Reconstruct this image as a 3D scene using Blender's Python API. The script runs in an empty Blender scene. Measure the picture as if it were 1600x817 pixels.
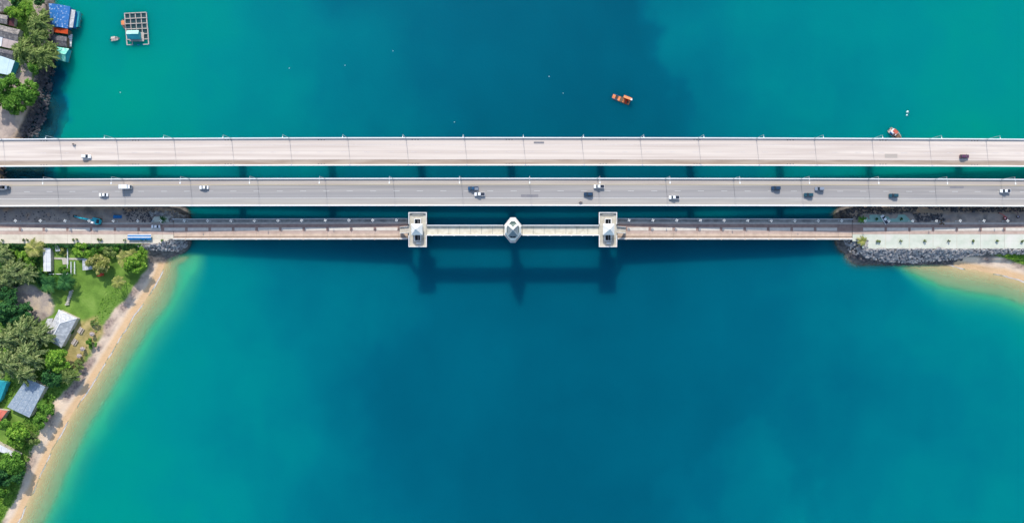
import bpy, bmesh, math, random
import numpy as np
from mathutils import Vector, Matrix

R = math.radians
rng = np.random.default_rng(7)
random.seed(7)
scene = bpy.context.scene
C = scene.collection

# ------------------------------------------------------------------ camera, sky, sun, exposure
CAM_H = 350.0
cam_data = bpy.data.cameras.new('camera')
cam_data.sensor_width = 36.0
cam_data.lens = 36.0 * CAM_H / 533.33
cam_data.clip_start = 1.0
cam_data.clip_end = 8000.0
cam = bpy.data.objects.new('camera', cam_data)
cam.location = (0, 0, CAM_H)
cam.rotation_euler = (0, 0, 0)
C.objects.link(cam)
scene.camera = cam

SUN_EL = 38.5
SUN_AZ = 6.0          # shadows fall 6 degrees to the right of straight down the picture
world = bpy.data.worlds.new('World')
scene.world = world
world.use_nodes = True
wn = world.node_tree
bg = wn.nodes['Background']
sky = wn.nodes.new('ShaderNodeTexSky')
sky.sky_type = 'NISHITA'
sky.sun_disc = False
sky.sun_elevation = R(SUN_EL)
sky.sun_rotation = R(-SUN_AZ)
wn.links.new(sky.outputs[0], bg.inputs[0])
bg.inputs[1].default_value = 0.15

sun_data = bpy.data.lights.new('sun', 'SUN')
sun_data.energy = 2.6
sun_data.angle = R(0.55)
sun_data.color = (1.0, 0.94, 0.85)
sun = bpy.data.objects.new('sun', sun_data)
C.objects.link(sun)
sdir = Vector((math.sin(R(SUN_AZ)) * math.cos(R(SUN_EL)), -math.cos(R(SUN_AZ)) * math.cos(R(SUN_EL)), -math.sin(R(SUN_EL))))
sun.rotation_euler = sdir.to_track_quat('-Z', 'Y').to_euler()
sun.location = (0, 0, 300)

vs = scene.view_settings
vs.view_transform = 'Standard'
vs.look = 'None'
vs.gamma = 1.0
vs.use_curve_mapping = False
vs.exposure = 0.76
scene.render.engine = 'CYCLES'
scene.cycles.max_bounces = 6
scene.cycles.transparent_max_bounces = 12

# ------------------------------------------------------------------ helpers
def W(px, py, z=0.0):
    s = (CAM_H - z) / CAM_H / 3.0
    return Vector(((px - 800.0) * s, (408.5 - py) * s, z))

def lin(r, g, b):
    def f(c):
        c = c / 255.0
        return c / 12.92 if c <= 0.04045 else ((c + 0.055) / 1.055) ** 2.4
    return (f(r), f(g), f(b), 1.0)

class MB:
    def __init__(self):
        self.v = []; self.f = []
    def add(self, vs_, fs_):
        n = len(self.v)
        self.v += [tuple(p) for p in vs_]
        self.f += [tuple(i + n for i in f) for f in fs_]
        return self
    def box(self, c, s, rz=0.0):
        cx, cy, cz = c; sx, sy, sz = s[0] / 2, s[1] / 2, s[2] / 2
        co, si = math.cos(rz), math.sin(rz)
        p = []
        for z in (-sz, sz):
            for x, y in ((-sx, -sy), (sx, -sy), (sx, sy), (-sx, sy)):
                p.append((cx + x * co - y * si, cy + x * si + y * co, cz + z))
        return self.add(p, [(3, 2, 1, 0), (4, 5, 6, 7), (0, 1, 5, 4), (1, 2, 6, 5), (2, 3, 7, 6), (3, 0, 4, 7)])
    def bar(self, a, b, w, h=None):
        h = h or w
        a = Vector(a); b = Vector(b); d = (b - a)
        if d.length < 1e-6: return self
        d.normalize()
        up = Vector((0, 0, 1)) if abs(d.z) < 0.95 else Vector((1, 0, 0))
        s = d.cross(up).normalized(); u = s.cross(d).normalized()
        p = []
        for q in (a, b):
            for i, j in ((-1, -1), (1, -1), (1, 1), (-1, 1)):
                p.append(q + s * (i * w / 2) + u * (j * h / 2))
        return self.add(p, [(0, 1, 2, 3), (7, 6, 5, 4), (4, 5, 1, 0), (5, 6, 2, 1), (6, 7, 3, 2), (7, 4, 0, 3)])
    def tube(self, a, b, r0, r1=None, n=8):
        r1 = r0 if r1 is None else r1
        a = Vector(a); b = Vector(b); d = (b - a).normalized()
        up = Vector((0, 0, 1)) if abs(d.z) < 0.95 else Vector((1, 0, 0))
        s = d.cross(up).normalized(); u = s.cross(d).normalized()
        p = []
        for q, r in ((a, r0), (b, r1)):
            for k in range(n):
                t = 2 * math.pi * k / n
                p.append(q + s * (r * math.cos(t)) + u * (r * math.sin(t)))
        f = [(k, (k + 1) % n, n + (k + 1) % n, n + k) for k in range(n)]
        f += [tuple(range(n - 1, -1, -1)), tuple(range(n, 2 * n))]
        return self.add(p, f)
    def prism(self, poly, z0, z1):
        n = len(poly)
        a = sum(poly[i][0] * poly[(i + 1) % n][1] - poly[(i + 1) % n][0] * poly[i][1] for i in range(n))
        if a < 0: poly = poly[::-1]
        p = [(x[0], x[1], z0) for x in poly] + [(x[0], x[1], z1) for x in poly]
        f = [tuple(range(n - 1, -1, -1)), tuple(range(n, 2 * n))]
        f += [(k, (k + 1) % n, n + (k + 1) % n, n + k) for k in range(n)]
        return self.add(p, f)
    def loft(self, rings, cap=True):
        n = len(rings[0]); p = [q for r in rings for q in r]; f = []
        for i in range(len(rings) - 1):
            for k in range(n):
                a = i * n + k; b = i * n + (k + 1) % n
                f.append((a, b, b + n, a + n))
        if cap:
            f.append(tuple(range(n - 1, -1, -1))); m = (len(rings) - 1) * n
            f.append(tuple(range(m, m + n)))
        return self.add(p, f)
    def lathe(self, c, prof, n=12):
        rings = []
        for r, z in prof:
            rings.append([(c[0] + r * math.cos(2 * math.pi * k / n), c[1] + r * math.sin(2 * math.pi * k / n), c[2] + z) for k in range(n)])
        return self.loft(rings)
    def mesh(self, name, smooth=False):
        me = bpy.data.meshes.new(name)
        me.from_pydata(self.v, [], self.f)
        bm = bmesh.new(); bm.from_mesh(me)
        bmesh.ops.recalc_face_normals(bm, faces=bm.faces[:])
        bm.to_mesh(me); bm.free()
        if smooth:
            me.polygons.foreach_set('use_smooth', [True] * len(me.polygons))
        me.materials.append(None)
        return me

def ob(name, me, mat, parent=None, loc=(0, 0, 0), rz=0.0, scale=None, rot=None):
    if isinstance(me, MB): me = me.mesh(name)
    o = bpy.data.objects.new(name, me)
    if len(me.materials) == 0: me.materials.append(None)
    o.material_slots[0].link = 'OBJECT'
    o.material_slots[0].material = mat
    o.location = loc
    o.rotation_euler = rot if rot else (0, 0, rz)
    if scale: o.scale = scale if not isinstance(scale, (int, float)) else (scale,) * 3
    C.objects.link(o)
    if parent: o.parent = parent
    return o

def tag(o, label, cat=None, group=None, kind=None):
    if label: o['label'] = label
    if cat: o['category'] = cat
    if group: o['group'] = group
    if kind: o['kind'] = kind
    return o

def thing(name, label, cat, loc=(0, 0, 0), rz=0.0, group=None, scale=None):
    o = bpy.data.objects.new(name, None)
    o.empty_display_size = 0.5
    o.location = loc; o.rotation_euler = (0, 0, rz)
    if scale: o.scale = scale if not isinstance(scale, (int, float)) else (scale,) * 3
    C.objects.link(o)
    return tag(o, label, cat, group)

ORD = ['first', 'second', 'third', 'fourth', 'fifth', 'sixth', 'seventh', 'eighth', 'ninth', 'tenth', 'eleventh', 'twelfth', 'thirteenth',
       'fourteenth', 'fifteenth', 'sixteenth', 'seventeenth', 'eighteenth', 'nineteenth', 'twentieth', 'twenty-first', 'twenty-second']

# ------------------------------------------------------------------ materials
def nd(nt, t, **kw):
    n = nt.nodes.new(t)
    for k, v in kw.items(): setattr(n, k, v)
    return n

def mat(name, col, col2=None, scale=1.0, rough=0.7, spec=0.3, stretch=(1, 1, 1), bump=0.0, bscale=None, metal=0.0, detail=6, lo=0.35, hi=0.65, col3=None, s3=0.1, coords='Object', l3=0.55, h3=0.75):
    m = bpy.data.materials.new(name); m.use_nodes = True
    nt = m.node_tree; L = nt.links.new
    p = nt.nodes['Principled BSDF']
    p.inputs['Roughness'].default_value = rough
    p.inputs['Specular IOR Level'].default_value = spec
    p.inputs['Metallic'].default_value = metal
    c4 = lambda c: tuple(c) + (1.0,) if len(c) == 3 else tuple(c)
    p.inputs['Base Color'].default_value = c4(col)
    tc = nd(nt, 'ShaderNodeTexCoord'); mp = nd(nt, 'ShaderNodeMapping'); mp.inputs['Scale'].default_value = stretch
    if coords == 'World':
        g = nd(nt, 'ShaderNodeNewGeometry'); L(g.outputs['Position'], mp.inputs['Vector'])
    else:
        L(tc.outputs[coords], mp.inputs['Vector'])
    if col2 is not None:
        nz = nd(nt, 'ShaderNodeTexNoise'); nz.inputs['Scale'].default_value = scale; nz.inputs['Detail'].default_value = detail
        L(mp.outputs[0], nz.inputs['Vector'])
        mr = nd(nt, 'ShaderNodeMapRange'); mr.inputs[1].default_value = lo; mr.inputs[2].default_value = hi
        L(nz.outputs[0], mr.inputs[0])
        mx = nd(nt, 'ShaderNodeMix', data_type='RGBA')
        mx.inputs['A'].default_value = c4(col); mx.inputs['B'].default_value = c4(col2)
        L(mr.outputs[0], mx.inputs['Factor'])
        out = mx.outputs['Result']
        if col3 is not None:
            n3 = nd(nt, 'ShaderNodeTexNoise'); n3.inputs['Scale'].default_value = s3; n3.inputs['Detail'].default_value = 4
            L(mp.outputs[0], n3.inputs['Vector'])
            m3 = nd(nt, 'ShaderNodeMapRange'); m3.inputs[1].default_value = l3; m3.inputs[2].default_value = h3
            L(n3.outputs[0], m3.inputs[0])
            mx3 = nd(nt, 'ShaderNodeMix', data_type='RGBA'); mx3.inputs['B'].default_value = c4(col3)
            L(out, mx3.inputs['A']); L(m3.outputs[0], mx3.inputs['Factor']); out = mx3.outputs['Result']
        L(out, p.inputs['Base Color'])
    if bump > 0:
        nb = nd(nt, 'ShaderNodeTexNoise'); nb.inputs['Scale'].default_value = bscale or scale * 3; nb.inputs['Detail'].default_value = 5
        L(mp.outputs[0], nb.inputs['Vector'])
        bp = nd(nt, 'ShaderNodeBump'); bp.inputs['Strength'].default_value = bump; bp.inputs['Distance'].default_value = 0.2
        L(nb.outputs[0], bp.inputs['Height']); L(bp.outputs[0], p.inputs['Normal'])
    return m

def foliage(name, dark, mid, light, scale=0.45):
    m = bpy.data.materials.new(name); m.use_nodes = True
    nt = m.node_tree; L = nt.links.new
    p = nt.nodes['Principled BSDF']; p.inputs['Roughness'].default_value = 0.75; p.inputs['Specular IOR Level'].default_value = 0.15
    g = nd(nt, 'ShaderNodeNewGeometry')
    nz = nd(nt, 'ShaderNodeTexNoise'); nz.inputs['Scale'].default_value = scale; nz.inputs['Detail'].default_value = 3
    L(g.outputs['Position'], nz.inputs['Vector'])
    at = nd(nt, 'ShaderNodeAttribute', attribute_name='leaf')
    ad = nd(nt, 'ShaderNodeMath', operation='MULTIPLY_ADD'); ad.inputs[1].default_value = 0.45; 
    L(at.outputs['Fac'], ad.inputs[0]); L(nz.outputs[0], ad.inputs[2])
    cr = nd(nt, 'ShaderNodeValToRGB')
    cr.color_ramp.elements[0].position = 0.48; cr.color_ramp.elements[0].color = tuple(dark) + (1,)
    cr.color_ramp.elements[1].position = 0.95; cr.color_ramp.elements[1].color = tuple(light) + (1,)
    e = cr.color_ramp.elements.new(0.7); e.color = tuple(mid) + (1,)
    L(ad.outputs[0], cr.inputs[0]); L(cr.outputs[0], p.inputs['Base Color'])
    tr = nd(nt, 'ShaderNodeBsdfTranslucent'); L(cr.outputs[0], tr.inputs['Color'])
    ms = nd(nt, 'ShaderNodeMixShader'); ms.inputs[0].default_value = 0.25
    L(p.outputs[0], ms.inputs[1]); L(tr.outputs[0], ms.inputs[2])
    L(ms.outputs[0], nt.nodes['Material Output'].inputs['Surface'])
    return m

M = {}
M['concrete_pale'] = mat('concrete_pale', lin(214, 201, 188), lin(193, 178, 166), 0.75, 0.85, stretch=(0.012, 1, 1), col3=lin(200, 187, 175), s3=0.06, coords='World')
M['asphalt_grey'] = mat('asphalt_grey', lin(162, 156, 150), lin(138, 134, 131), 0.7, 0.85, stretch=(0.015, 1, 1), col3=lin(150, 147, 145), s3=0.05, coords='World')
M['shoulder_grey'] = mat('shoulder_grey', lin(170, 164, 156), lin(160, 154, 147), 0.8, 0.85, stretch=(0.05, 1, 1), coords='World')
M['shoulder_tan'] = mat('shoulder_tan', lin(178, 168, 156), lin(168, 156, 146), 0.6, 0.85, stretch=(0.05, 1, 1), coords='World')
M['dirt_edge'] = mat('dirt_edge', lin(172, 156, 140), lin(150, 132, 116), 0.5, 0.9, stretch=(0.12, 1, 1), coords='World')
M['parapet_white'] = mat('parapet_white', lin(212, 208, 200), lin(194, 189, 180), 0.6, 0.6, coords='World')
M['white_paint'] = mat('white_paint', (0.8, 0.8, 0.79), (0.72, 0.72, 0.71), 2.0, 0.6)
M['line_white'] = mat('line_white', lin(205, 203, 198), lin(190, 186, 180), 3.0, 0.7)
M['line_faint'] = mat('line_faint', lin(212, 204, 198), lin(196, 184, 178), 2.0, 0.7)
M['line_yellow'] = mat('line_yellow', lin(196, 182, 140), lin(186, 170, 134), 3.0, 0.7)
M['joint_dark'] = mat('joint_dark', (0.09, 0.09, 0.095), (0.13, 0.125, 0.12), 2.0, 0.8)
M['joint_soft'] = mat('joint_soft', lin(112, 102, 96), lin(126, 116, 108), 2.0, 0.8)
M['patch_dark'] = mat('patch_dark', lin(122, 120, 124), lin(130, 127, 128), 1.0, 0.9)
M['concrete_grey'] = mat('concrete_grey', lin(150, 148, 142), lin(120, 118, 114), 0.4, 0.85)
M['steel_white'] = mat('steel_white', (0.6, 0.6, 0.6), None, rough=0.35)
M['dark_metal'] = mat('dark_metal', (0.03, 0.03, 0.035), None, rough=0.5)
M['rubber'] = mat('rubber', (0.02, 0.02, 0.02), None, rough=0.9)
M['glass_dark'] = mat('glass_dark', (0.02, 0.03, 0.04), None, rough=0.08, spec=0.6)
M['lamp_glass'] = mat('lamp_glass', (0.85, 0.85, 0.82), None, rough=0.3)

# ------------------------------------------------------------------ 2-D fields
def seg_sd(X, Y, poly):
    """signed distance (positive inside) to a closed polygon"""
    n = len(poly); best = np.full(X.shape, 1e18); inside = np.zeros(X.shape, bool)
    for i in range(n):
        x0, y0 = poly[i][0], poly[i][1]; x1, y1 = poly[(i + 1) % n][0], poly[(i + 1) % n][1]
        dx, dy = x1 - x0, y1 - y0; l2 = dx * dx + dy * dy + 1e-12
        t = np.clip(((X - x0) * dx + (Y - y0) * dy) / l2, 0, 1)
        best = np.minimum(best, (X - x0 - t * dx) ** 2 + (Y - y0 - t * dy) ** 2)
        if y0 != y1:
            c = ((y0 > Y) != (y1 > Y)) & (X < (x1 - x0) * (Y - y0) / (y1 - y0) + x0)
            inside ^= c
    d = np.sqrt(best)
    return np.where(inside, d, -d)

def vnoise(X, Y, s, seed=0):
    r = np.random.default_rng(seed); T = r.random((256, 256))
    x = X / s + 1000.3; y = Y / s + 1000.7
    xi = np.floor(x).astype(int); yi = np.floor(y).astype(int); fx = x - xi; fy = y - yi
    fx = fx * fx * (3 - 2 * fx); fy = fy * fy * (3 - 2 * fy)
    a = T[xi % 256, yi % 256]; b = T[(xi + 1) % 256, yi % 256]; c = T[xi % 256, (yi + 1) % 256]; d = T[(xi + 1) % 256, (yi + 1) % 256]
    return (a * (1 - fx) + b * fx) * (1 - fy) + (c * (1 - fx) + d * fx) * fy

def fbm(X, Y, s, seed=0, o=4):
    r = 0; a = 1; t = 0
    for k in range(o):
        r = r + a * vnoise(X, Y, s / 2 ** k, seed + k); t += a; a *= 0.5
    return r / t

def sstep(a, b, x):
    t = np.clip((x - a) / (b - a), 0, 1); return t * t * (3 - 2 * t)

def P(pts, z=0.0):
    return [tuple(W(x, y, z)[:2]) for x, y in pts]

# shoreline of the two shores, photograph positions turned into metres
shore_w = P([(-2600, -2600), (90, -2600), (92, -200), (86, -30), (83, 0), (85, 50), (86, 95), (78, 115), (66, 140), (60, 165), (53, 185), (43, 205), (36, 218), (20, 245), (6, 262),
             (4, 275), (30, 290), (90, 300), (150, 311), (200, 316), (255, 320), (280, 325), (289, 332), (293, 342), (292, 352), (291, 372), (289, 384), (278, 393), (264, 397), (258, 410), (255, 421), (234, 459),
             (208, 494), (180, 540), (160, 572), (142, 603), (116, 641), (93, 680), (81, 702), (70, 725), (58, 754), (43, 783), (29, 812), (0, 862), (-60, 960), (-400, 1500), (-2600, 2600)])
shore_e = P([(3600, 200), (2000, 262), (1650, 294), (1500, 303), (1400, 311), (1345, 318), (1325, 324), (1313, 334), (1316, 350), (1318, 372), (1326, 392), (1345, 402),
             (1380, 409), (1420, 411), (1463, 408), (1505, 419), (1540, 424), (1569, 429), (1598, 438), (1640, 455), (1800, 520), (3600, 1500)])
cause_w = P([(-2600, 326), (180, 328), (250, 332), (264, 338), (267, 348), (267, 373), (248, 380.5), (-2600, 380.5)], 5)
cause_e = P([(1336, 340), (1342, 335), (1430, 334), (3600, 334), (3600, 389), (1352, 389), (1352, 373), (1338, 373), (1335, 350)], 5)
ZC = 5.0

veg_w = P([(-2600, -2600), (40, -2600), (62, 0), (66, 60), (62, 110), (40, 140), (20, 200), (0, 215), (-30, 300), (-30, 381), (225, 381), (232, 392), (229, 418), (216, 440), (205, 455), (185, 480), (166, 500), (155, 528), (140, 553), (122, 580), (103, 608),
           (86, 626), (76, 638), (69, 655), (56, 690), (48, 702), (39, 726), (34, 747), (25, 777), (18, 791), (2, 816), (-60, 900), (-2600, 2600)], 1.5)
veg_e = P([(1545, 398), (1570, 403), (1600, 413), (1640, 425), (3600, 900), (3600, 396), (1545, 396)], 1.5)

dark_shelf = P([(56, 100), (98, 98), (104, 118), (98, 138), (106, 165), (112, 188), (101, 196), (95, 216), (90, 240), (86, 262), (84, 290), (-60, 300), (-60, 150)])  # shallow shelf with a darker bed and a deeper water tone
def terrain_fields(X, Y):
    sdw = seg_sd(X, Y, shore_w); sde = seg_sd(X, Y, shore_e)
    wob = (fbm(X, Y, 9, 3) - 0.5) * 2.4
    sd = np.maximum(sdw, sde) + wob * 0.5
    px = X * 3 + 800; py = 408.5 - Y * 3
    beach = np.maximum(sstep(392, 402, py) * sstep(330, 300, px), sstep(400, 410, py) * sstep(1370, 1440, px))
    land = np.minimum(2.2, np.where(beach > 0.5, 0.13, 0.35) * np.maximum(sd, 0))
    off = np.maximum(-sd, 0)
    wf = np.where(px > 800, np.clip((px - 1382) / 85, 0.12, 1), 0.5 + 0.4 * sstep(396, 470, py) + 0.15 * sstep(600, 800, py))
    ofb = off / wf
    deep_b = np.where(ofb < 11, 0.075 * ofb, 0.825 + 0.45 * (ofb - 11))
    deep_r = 0.55 * off
    sea = -np.minimum(7.0, deep_b * beach + deep_r * (1 - beach))
    h = np.where(sd > 0, land, sea)
    cw = np.maximum(seg_sd(X, Y, cause_w), seg_sd(X, Y, cause_e))
    bank = np.where(cw > 0, ZC - 0.03, ZC - 0.03 + cw / 1.6 + wob * 0.12 * np.clip(-cw, 0, 1))
    h = np.where(bank > -3, np.maximum(h, bank), h)
    rf = seg_sd(X, Y, dark_shelf) + wob
    h = np.where((rf > 0) & (h < 0), np.maximum(h, -0.85 + 0.5 * sstep(0, 9, rf) + (fbm(X, Y, 5, 81) - 0.5) * 0.6), h)
    rough = fbm(X, Y, 4.5, 11) - 0.5
    dirtzone = (py < 351) & (py > 318) & (cw > -6)
    h = h + np.where(dirtzone, rough * 1.3 * sstep(348, 342, py), 0) + np.where((sd > 2) & (cw < -3), rough * 0.5, 0)
    return sd, cw, beach, h, px, py

def axis(lo, hi, step, far):
    core = np.arange(lo, hi + 1e-6, step)
    out = []; d = step; p = hi
    while p < far:
        d *= 1.35; p += d; out.append(p)
    outl = []; d = step; p = lo
    while p > -far:
        d *= 1.35; p -= d; outl.append(p)
    return np.concatenate([np.array(outl[::-1]), core, np.array(out)])

def grid_mesh(name, xs, ys, Z):
    nx, ny = len(xs), len(ys)
    X, Y = np.meshgrid(xs, ys)
    co = np.stack([X.ravel(), Y.ravel(), Z.ravel()], 1).astype(np.float32)
    i = np.arange(nx * ny).reshape(ny, nx)
    q = np.stack([i[:-1, :-1], i[:-1, 1:], i[1:, 1:], i[1:, :-1]], -1).reshape(-1, 4)
    me = bpy.data.meshes.new(name)
    me.vertices.add(len(co)); me.vertices.foreach_set('co', co.ravel())
    me.loops.add(q.size); me.loops.foreach_set('vertex_index', q.ravel().astype(np.int32))
    me.polygons.add(len(q)); me.polygons.foreach_set('loop_start', np.arange(0, q.size, 4, dtype=np.int32))
    me.polygons.foreach_set('use_smooth', np.ones(len(q), bool))
    me.update(); me.validate()
    return me

def attr(me, name, vals):
    a = me.attributes.new(name, 'FLOAT', 'POINT'); a.data.foreach_set('value', vals.ravel().astype(np.float32))

# ---- terrain: one sheet with both shores and the sea bed
xs = np.concatenate([axis(-290, -165, 0.8, 2500)[:-1]])
xs = np.unique(np.concatenate([axis(-300, -160, 0.8, 2500)[axis(-300, -160, 0.8, 2500) <= -160], np.arange(-157, 160, 4.0), axis(163, 300, 0.8, 2500)[axis(163, 300, 0.8, 2500) >= 163]]))
ys = axis(-150, 150, 0.8, 2500)
X, Y = np.meshgrid(xs, ys)
sd, cw, beach, H, PX, PY = terrain_fields(X, Y)
ter = grid_mesh('ground', xs, ys, H)
vg = np.maximum(seg_sd(X, Y, veg_w), seg_sd(X, Y, veg_e)) + (fbm(X, Y, 5, 21) - 0.5) * 3.0
grass = sstep(-0.8, 0.8, vg)
rock = sstep(-0.2, 0.5, -cw) * np.where(PX < 800, sstep(-11, -9, cw), np.where(PX > 1490, sstep(-4.5, -3.5, cw), sstep(-9, -8, cw))) * (1 - grass)
rock = np.maximum(rock, (PY < 216) * (PX < 120) * sstep(4.5, 3, sd) * (sd > -8))
attr(ter, 'dark_shelf', sstep(-2, 1.5, seg_sd(X, Y, dark_shelf)) * sstep(0.3, -0.1, H))
dirt = ((PY < 349) & (PY > 300) & (cw > -5) & (sd > 1.5)).astype(float)
bare = seg_sd(X, Y, P([(16, 445), (40, 440), (62, 452), (80, 458), (88, 478), (72, 500), (46, 506), (28, 492), (16, 468)], 2)) + (fbm(X, Y, 4, 31) - 0.5) * 4
worn = seg_sd(X, Y, P([(118, 505), (150, 495), (158, 520), (142, 545), (120, 575), (100, 580), (100, 548)], 2)) + (fbm(X, Y, 4, 41) - 0.5) * 5
lane = seg_sd(X, Y, P([(53, -60), (73, -60), (72, 20), (60, 60), (52, 110), (44, 140), (22, 170), (26, 186), (24, 205), (-10, 240), (-80, 240), (-80, 120), (20, 120), (40, 90), (50, 30)], 2.3)) + (fbm(X, Y, 4, 51) - 0.5) * 2
dirt = np.maximum(dirt, 0)
attr(ter, 'grass', grass); attr(ter, 'rock', rock); attr(ter, 'dirt', dirt)
attr(ter, 'bare', sstep(-0.7, 0.9, bare)); attr(ter, 'worn', sstep(-2, 2, worn) * 0.85); attr(ter, 'lane', sstep(-0.5, 0.7, lane))
attr(ter, 'shore', sd)

def ground_material():
    m = bpy.data.materials.new('ground_cover'); m.use_nodes = True
    nt = m.node_tree; L = nt.links.new; p = nt.nodes['Principled BSDF']
    p.inputs['Roughness'].default_value = 0.9; p.inputs['Specular IOR Level'].default_value = 0.15
    g = nd(nt, 'ShaderNodeNewGeometry')
    def noise(s, d=5):
        n = nd(nt, 'ShaderNodeTexNoise'); n.inputs['Scale'].default_value = s; n.inputs['Detail'].default_value = d
        L(g.outputs['Position'], n.inputs['Vector']); return n.outputs[0]
    def ramp(src, *st):
        r = nd(nt, 'ShaderNodeValToRGB'); els = r.color_ramp.elements
        els[0].position, els[0].color = st[0][0], st[0][1]; els[1].position, els[1].color = st[-1][0], st[-1][1]
        for s in st[1:-1]:
            e = els.new(s[0]); e.color = s[1]
        L(src, r.inputs[0]); return r.outputs[0]
    def mix(a, b, f):
        x = nd(nt, 'ShaderNodeMix', data_type='RGBA'); L(a, x.inputs['A']); L(b, x.inputs['B']); L(f, x.inputs['Factor']); return x.outputs['Result']
    def at(n): return nd(nt, 'ShaderNodeAttribute', attribute_name=n).outputs['Fac']
    def mr(src, a, b):
        r = nd(nt, 'ShaderNodeMapRange'); r.inputs[1].default_value = a; r.inputs[2].default_value = b; L(src, r.inputs[0]); return r.outputs[0]
    sand = ramp(noise(0.25), (0.3, lin(214, 190, 164)), (0.7, lin(226, 204, 180)))
    wet = ramp(noise(0.3), (0.3, lin(208, 172, 130)), (0.7, lin(214, 180, 140)))
    # wet band along the waterline, debris line higher up the beach
    c = mix(wet, sand, mr(at('shore'), 2.2, 4.2))
    deb = ramp(noise(0.9, 8), (0.42, lin(170, 148, 134)), (0.62, lin(128, 112, 104)))
    md = nd(nt, 'ShaderNodeMath', operation='MULTIPLY'); L(mr(at('shore'), 3.4, 5.2), md.inputs[0]); L(mr(noise(0.07, 3), 0.45, 0.60), md.inputs[1])
    c = mix(c, deb, md.outputs[0])
    gr = ramp(noise(0.16, 8), (0.3, lin(82, 112, 44)), (0.5, lin(102, 134, 54)), (0.72, lin(122, 150, 68)))
    c = mix(c, gr, at('grass'))
    wn_ = ramp(noise(0.35), (0.3, lin(150, 130, 80)), (0.7, lin(196, 172, 120)))
    c = mix(c, wn_, at('worn'))
    br = ramp(noise(0.22, 9), (0.3, lin(128, 116, 108)), (0.5, lin(158, 146, 136)), (0.7, lin(190, 172, 146)))
    c = mix(c, br, at('bare'))
    ln = ramp(noise(0.3), (0.35, lin(160, 146, 138)), (0.65, lin(184, 168, 156)))
    c = mix(c, ln, at('lane'))
    rk = ramp(noise(0.7, 8), (0.3, lin(70, 68, 68)), (0.7, lin(120, 114, 108)))
    c = mix(c, rk, at('rock'))
    dt = ramp(noise(0.13, 9), (0.28, lin(112, 106, 102)), (0.45, lin(168, 152, 138)), (0.58, lin(146, 134, 126)), (0.75, lin(196, 158, 124)))
    c = mix(c, dt, at('dirt'))
    rfc = ramp(noise(0.5, 7), (0.35, (0.006, 0.02, 0.025, 1)), (0.7, (0.03, 0.06, 0.055, 1)))
    c = mix(c, rfc, at('dark_shelf'))
    L(c, p.inputs['Base Color'])
    b = nd(nt, 'ShaderNodeBump'); b.inputs['Strength'].default_value = 0.6; b.inputs['Distance'].default_value = 0.35
    L(noise(1.2, 6), b.inputs['Height']); L(b.outputs[0], p.inputs['Normal'])
    return m
g_ob = ob('ground', ter, ground_material()); g_ob['kind'] = 'structure'

# ---- water
ctrl = [  # photograph x, y, depth tone (0 green shoal, 1 deep channel), with bridge shade in one gap
    (110, 60, .18), (150, 150, .15), (120, 200, .14), (250, 30, .22), (250, 180, .18), (350, 100, .33), (420, 200, .38), (450, 30, .45), (540, 120, .56), (620, 40, .72), (620, 190, .68),
    (700, 100, .80), (800, 60, .90), (800, 180, .92), (900, 100, .97), (980, 40, .98), (980, 180, .98), (1040, 110, .92), (1050, 30, .60), (1020, 10, .66), (1090, 60, .52), (1100, 150, .66), (1130, 190, .62), (1180, 100, .48),
    (1200, 30, .43), (1250, 180, .42), (1350, 60, .37), (1400, 180, .34), (1500, 100, .28), (1590, 40, .24), (1590, 190, .22),
    (100, 268, .3), (250, 270, .2), (420, 270, .38), (620, 270, .66), (800, 270, .85), (980, 270, .9), (1150, 270, .6), (1300, 270, .33), (1450, 268, .2), (1590, 268, .15), (330, 330, .55),
    (420, 335, .85), (600, 335, 1.0), (800, 335, 1.0), (1000, 335, 1.0), (1250, 335, .95),  # this row and the point before: bridge shade put into the water colour
    (320, 400, .40), (300, 440, .30), (340, 470, .36), (280, 520, .28), (330, 560, .36), (220, 600, .20), (300, 640, .34), (180, 680, .17), (250, 730, .28), (120, 800, .14), (200, 800, .22), (300, 790, .34), (400, 430, .50),
    (420, 560, .50), (420, 700, .47), (420, 800, .46), (520, 440, .62), (500, 520, .58), (540, 620, .70), (510, 760, .60), (600, 500, .74), (600, 780, .74), (680, 560, .88), (680, 700, .88), (760, 480, .90), (760, 800, .92),
    (850, 600, .96), (900, 500, .94), (900, 720, 1.0), (980, 600, .98), (1000, 800, .95), (1050, 480, .88), (1080, 640, .90), (1150, 560, .80), (1130, 780, .76), (1200, 440, .78), (1220, 680, .76),
    (1280, 500, .66), (1300, 600, .68), (1300, 780, .60), (1360, 440, .56), (1400, 520, .56), (1420, 680, .58), (1450, 800, .50), (1480, 540, .46), (1530, 620, .46), (1590, 560, .30), (1590, 700, .44), (1590, 800, .36)]
wx = axis(-320, 320, 1.0, 2500); wy = axis(-170, 170, 1.0, 2500)
X, Y = np.meshgrid(wx, wy)
PXw = np.clip(X * 3 + 800, -100, 1700); PYw = np.clip(408.5 - Y * 3, -60, 880)
ox = (fbm(X, Y, 45, 5, 5) - 0.5) * 170; oy = (fbm(X, Y, 45, 15, 5) - 0.5) * 170
num = np.zeros(X.shape); den = np.zeros(X.shape)
wobl = (fbm(X, Y, 34, 91, 6) - 0.5) * 62 + (fbm(X, Y, 9, 95, 4) - 0.5) * 16
plumes = [P([(1006, -300), (1008, 25), (1020, 70), (1048, 105), (1056, 150), (1078, 178), (1112, 225), (1240, 300), (2600, 300), (2600, -300)]),
          P([(420, 900), (485, 765), (522, 712), (545, 680), (548, 600), (556, 560), (600, 530), (628, 500), (640, 425), (640, 345), (-300, 345), (-300, 900)])]
sides = [sstep(-9, 11, seg_sd(X, Y, pl) + wobl * k) for pl, k in zip(plumes, (1.0, 0.7))]
keep = (0.12, 0.6)
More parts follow.
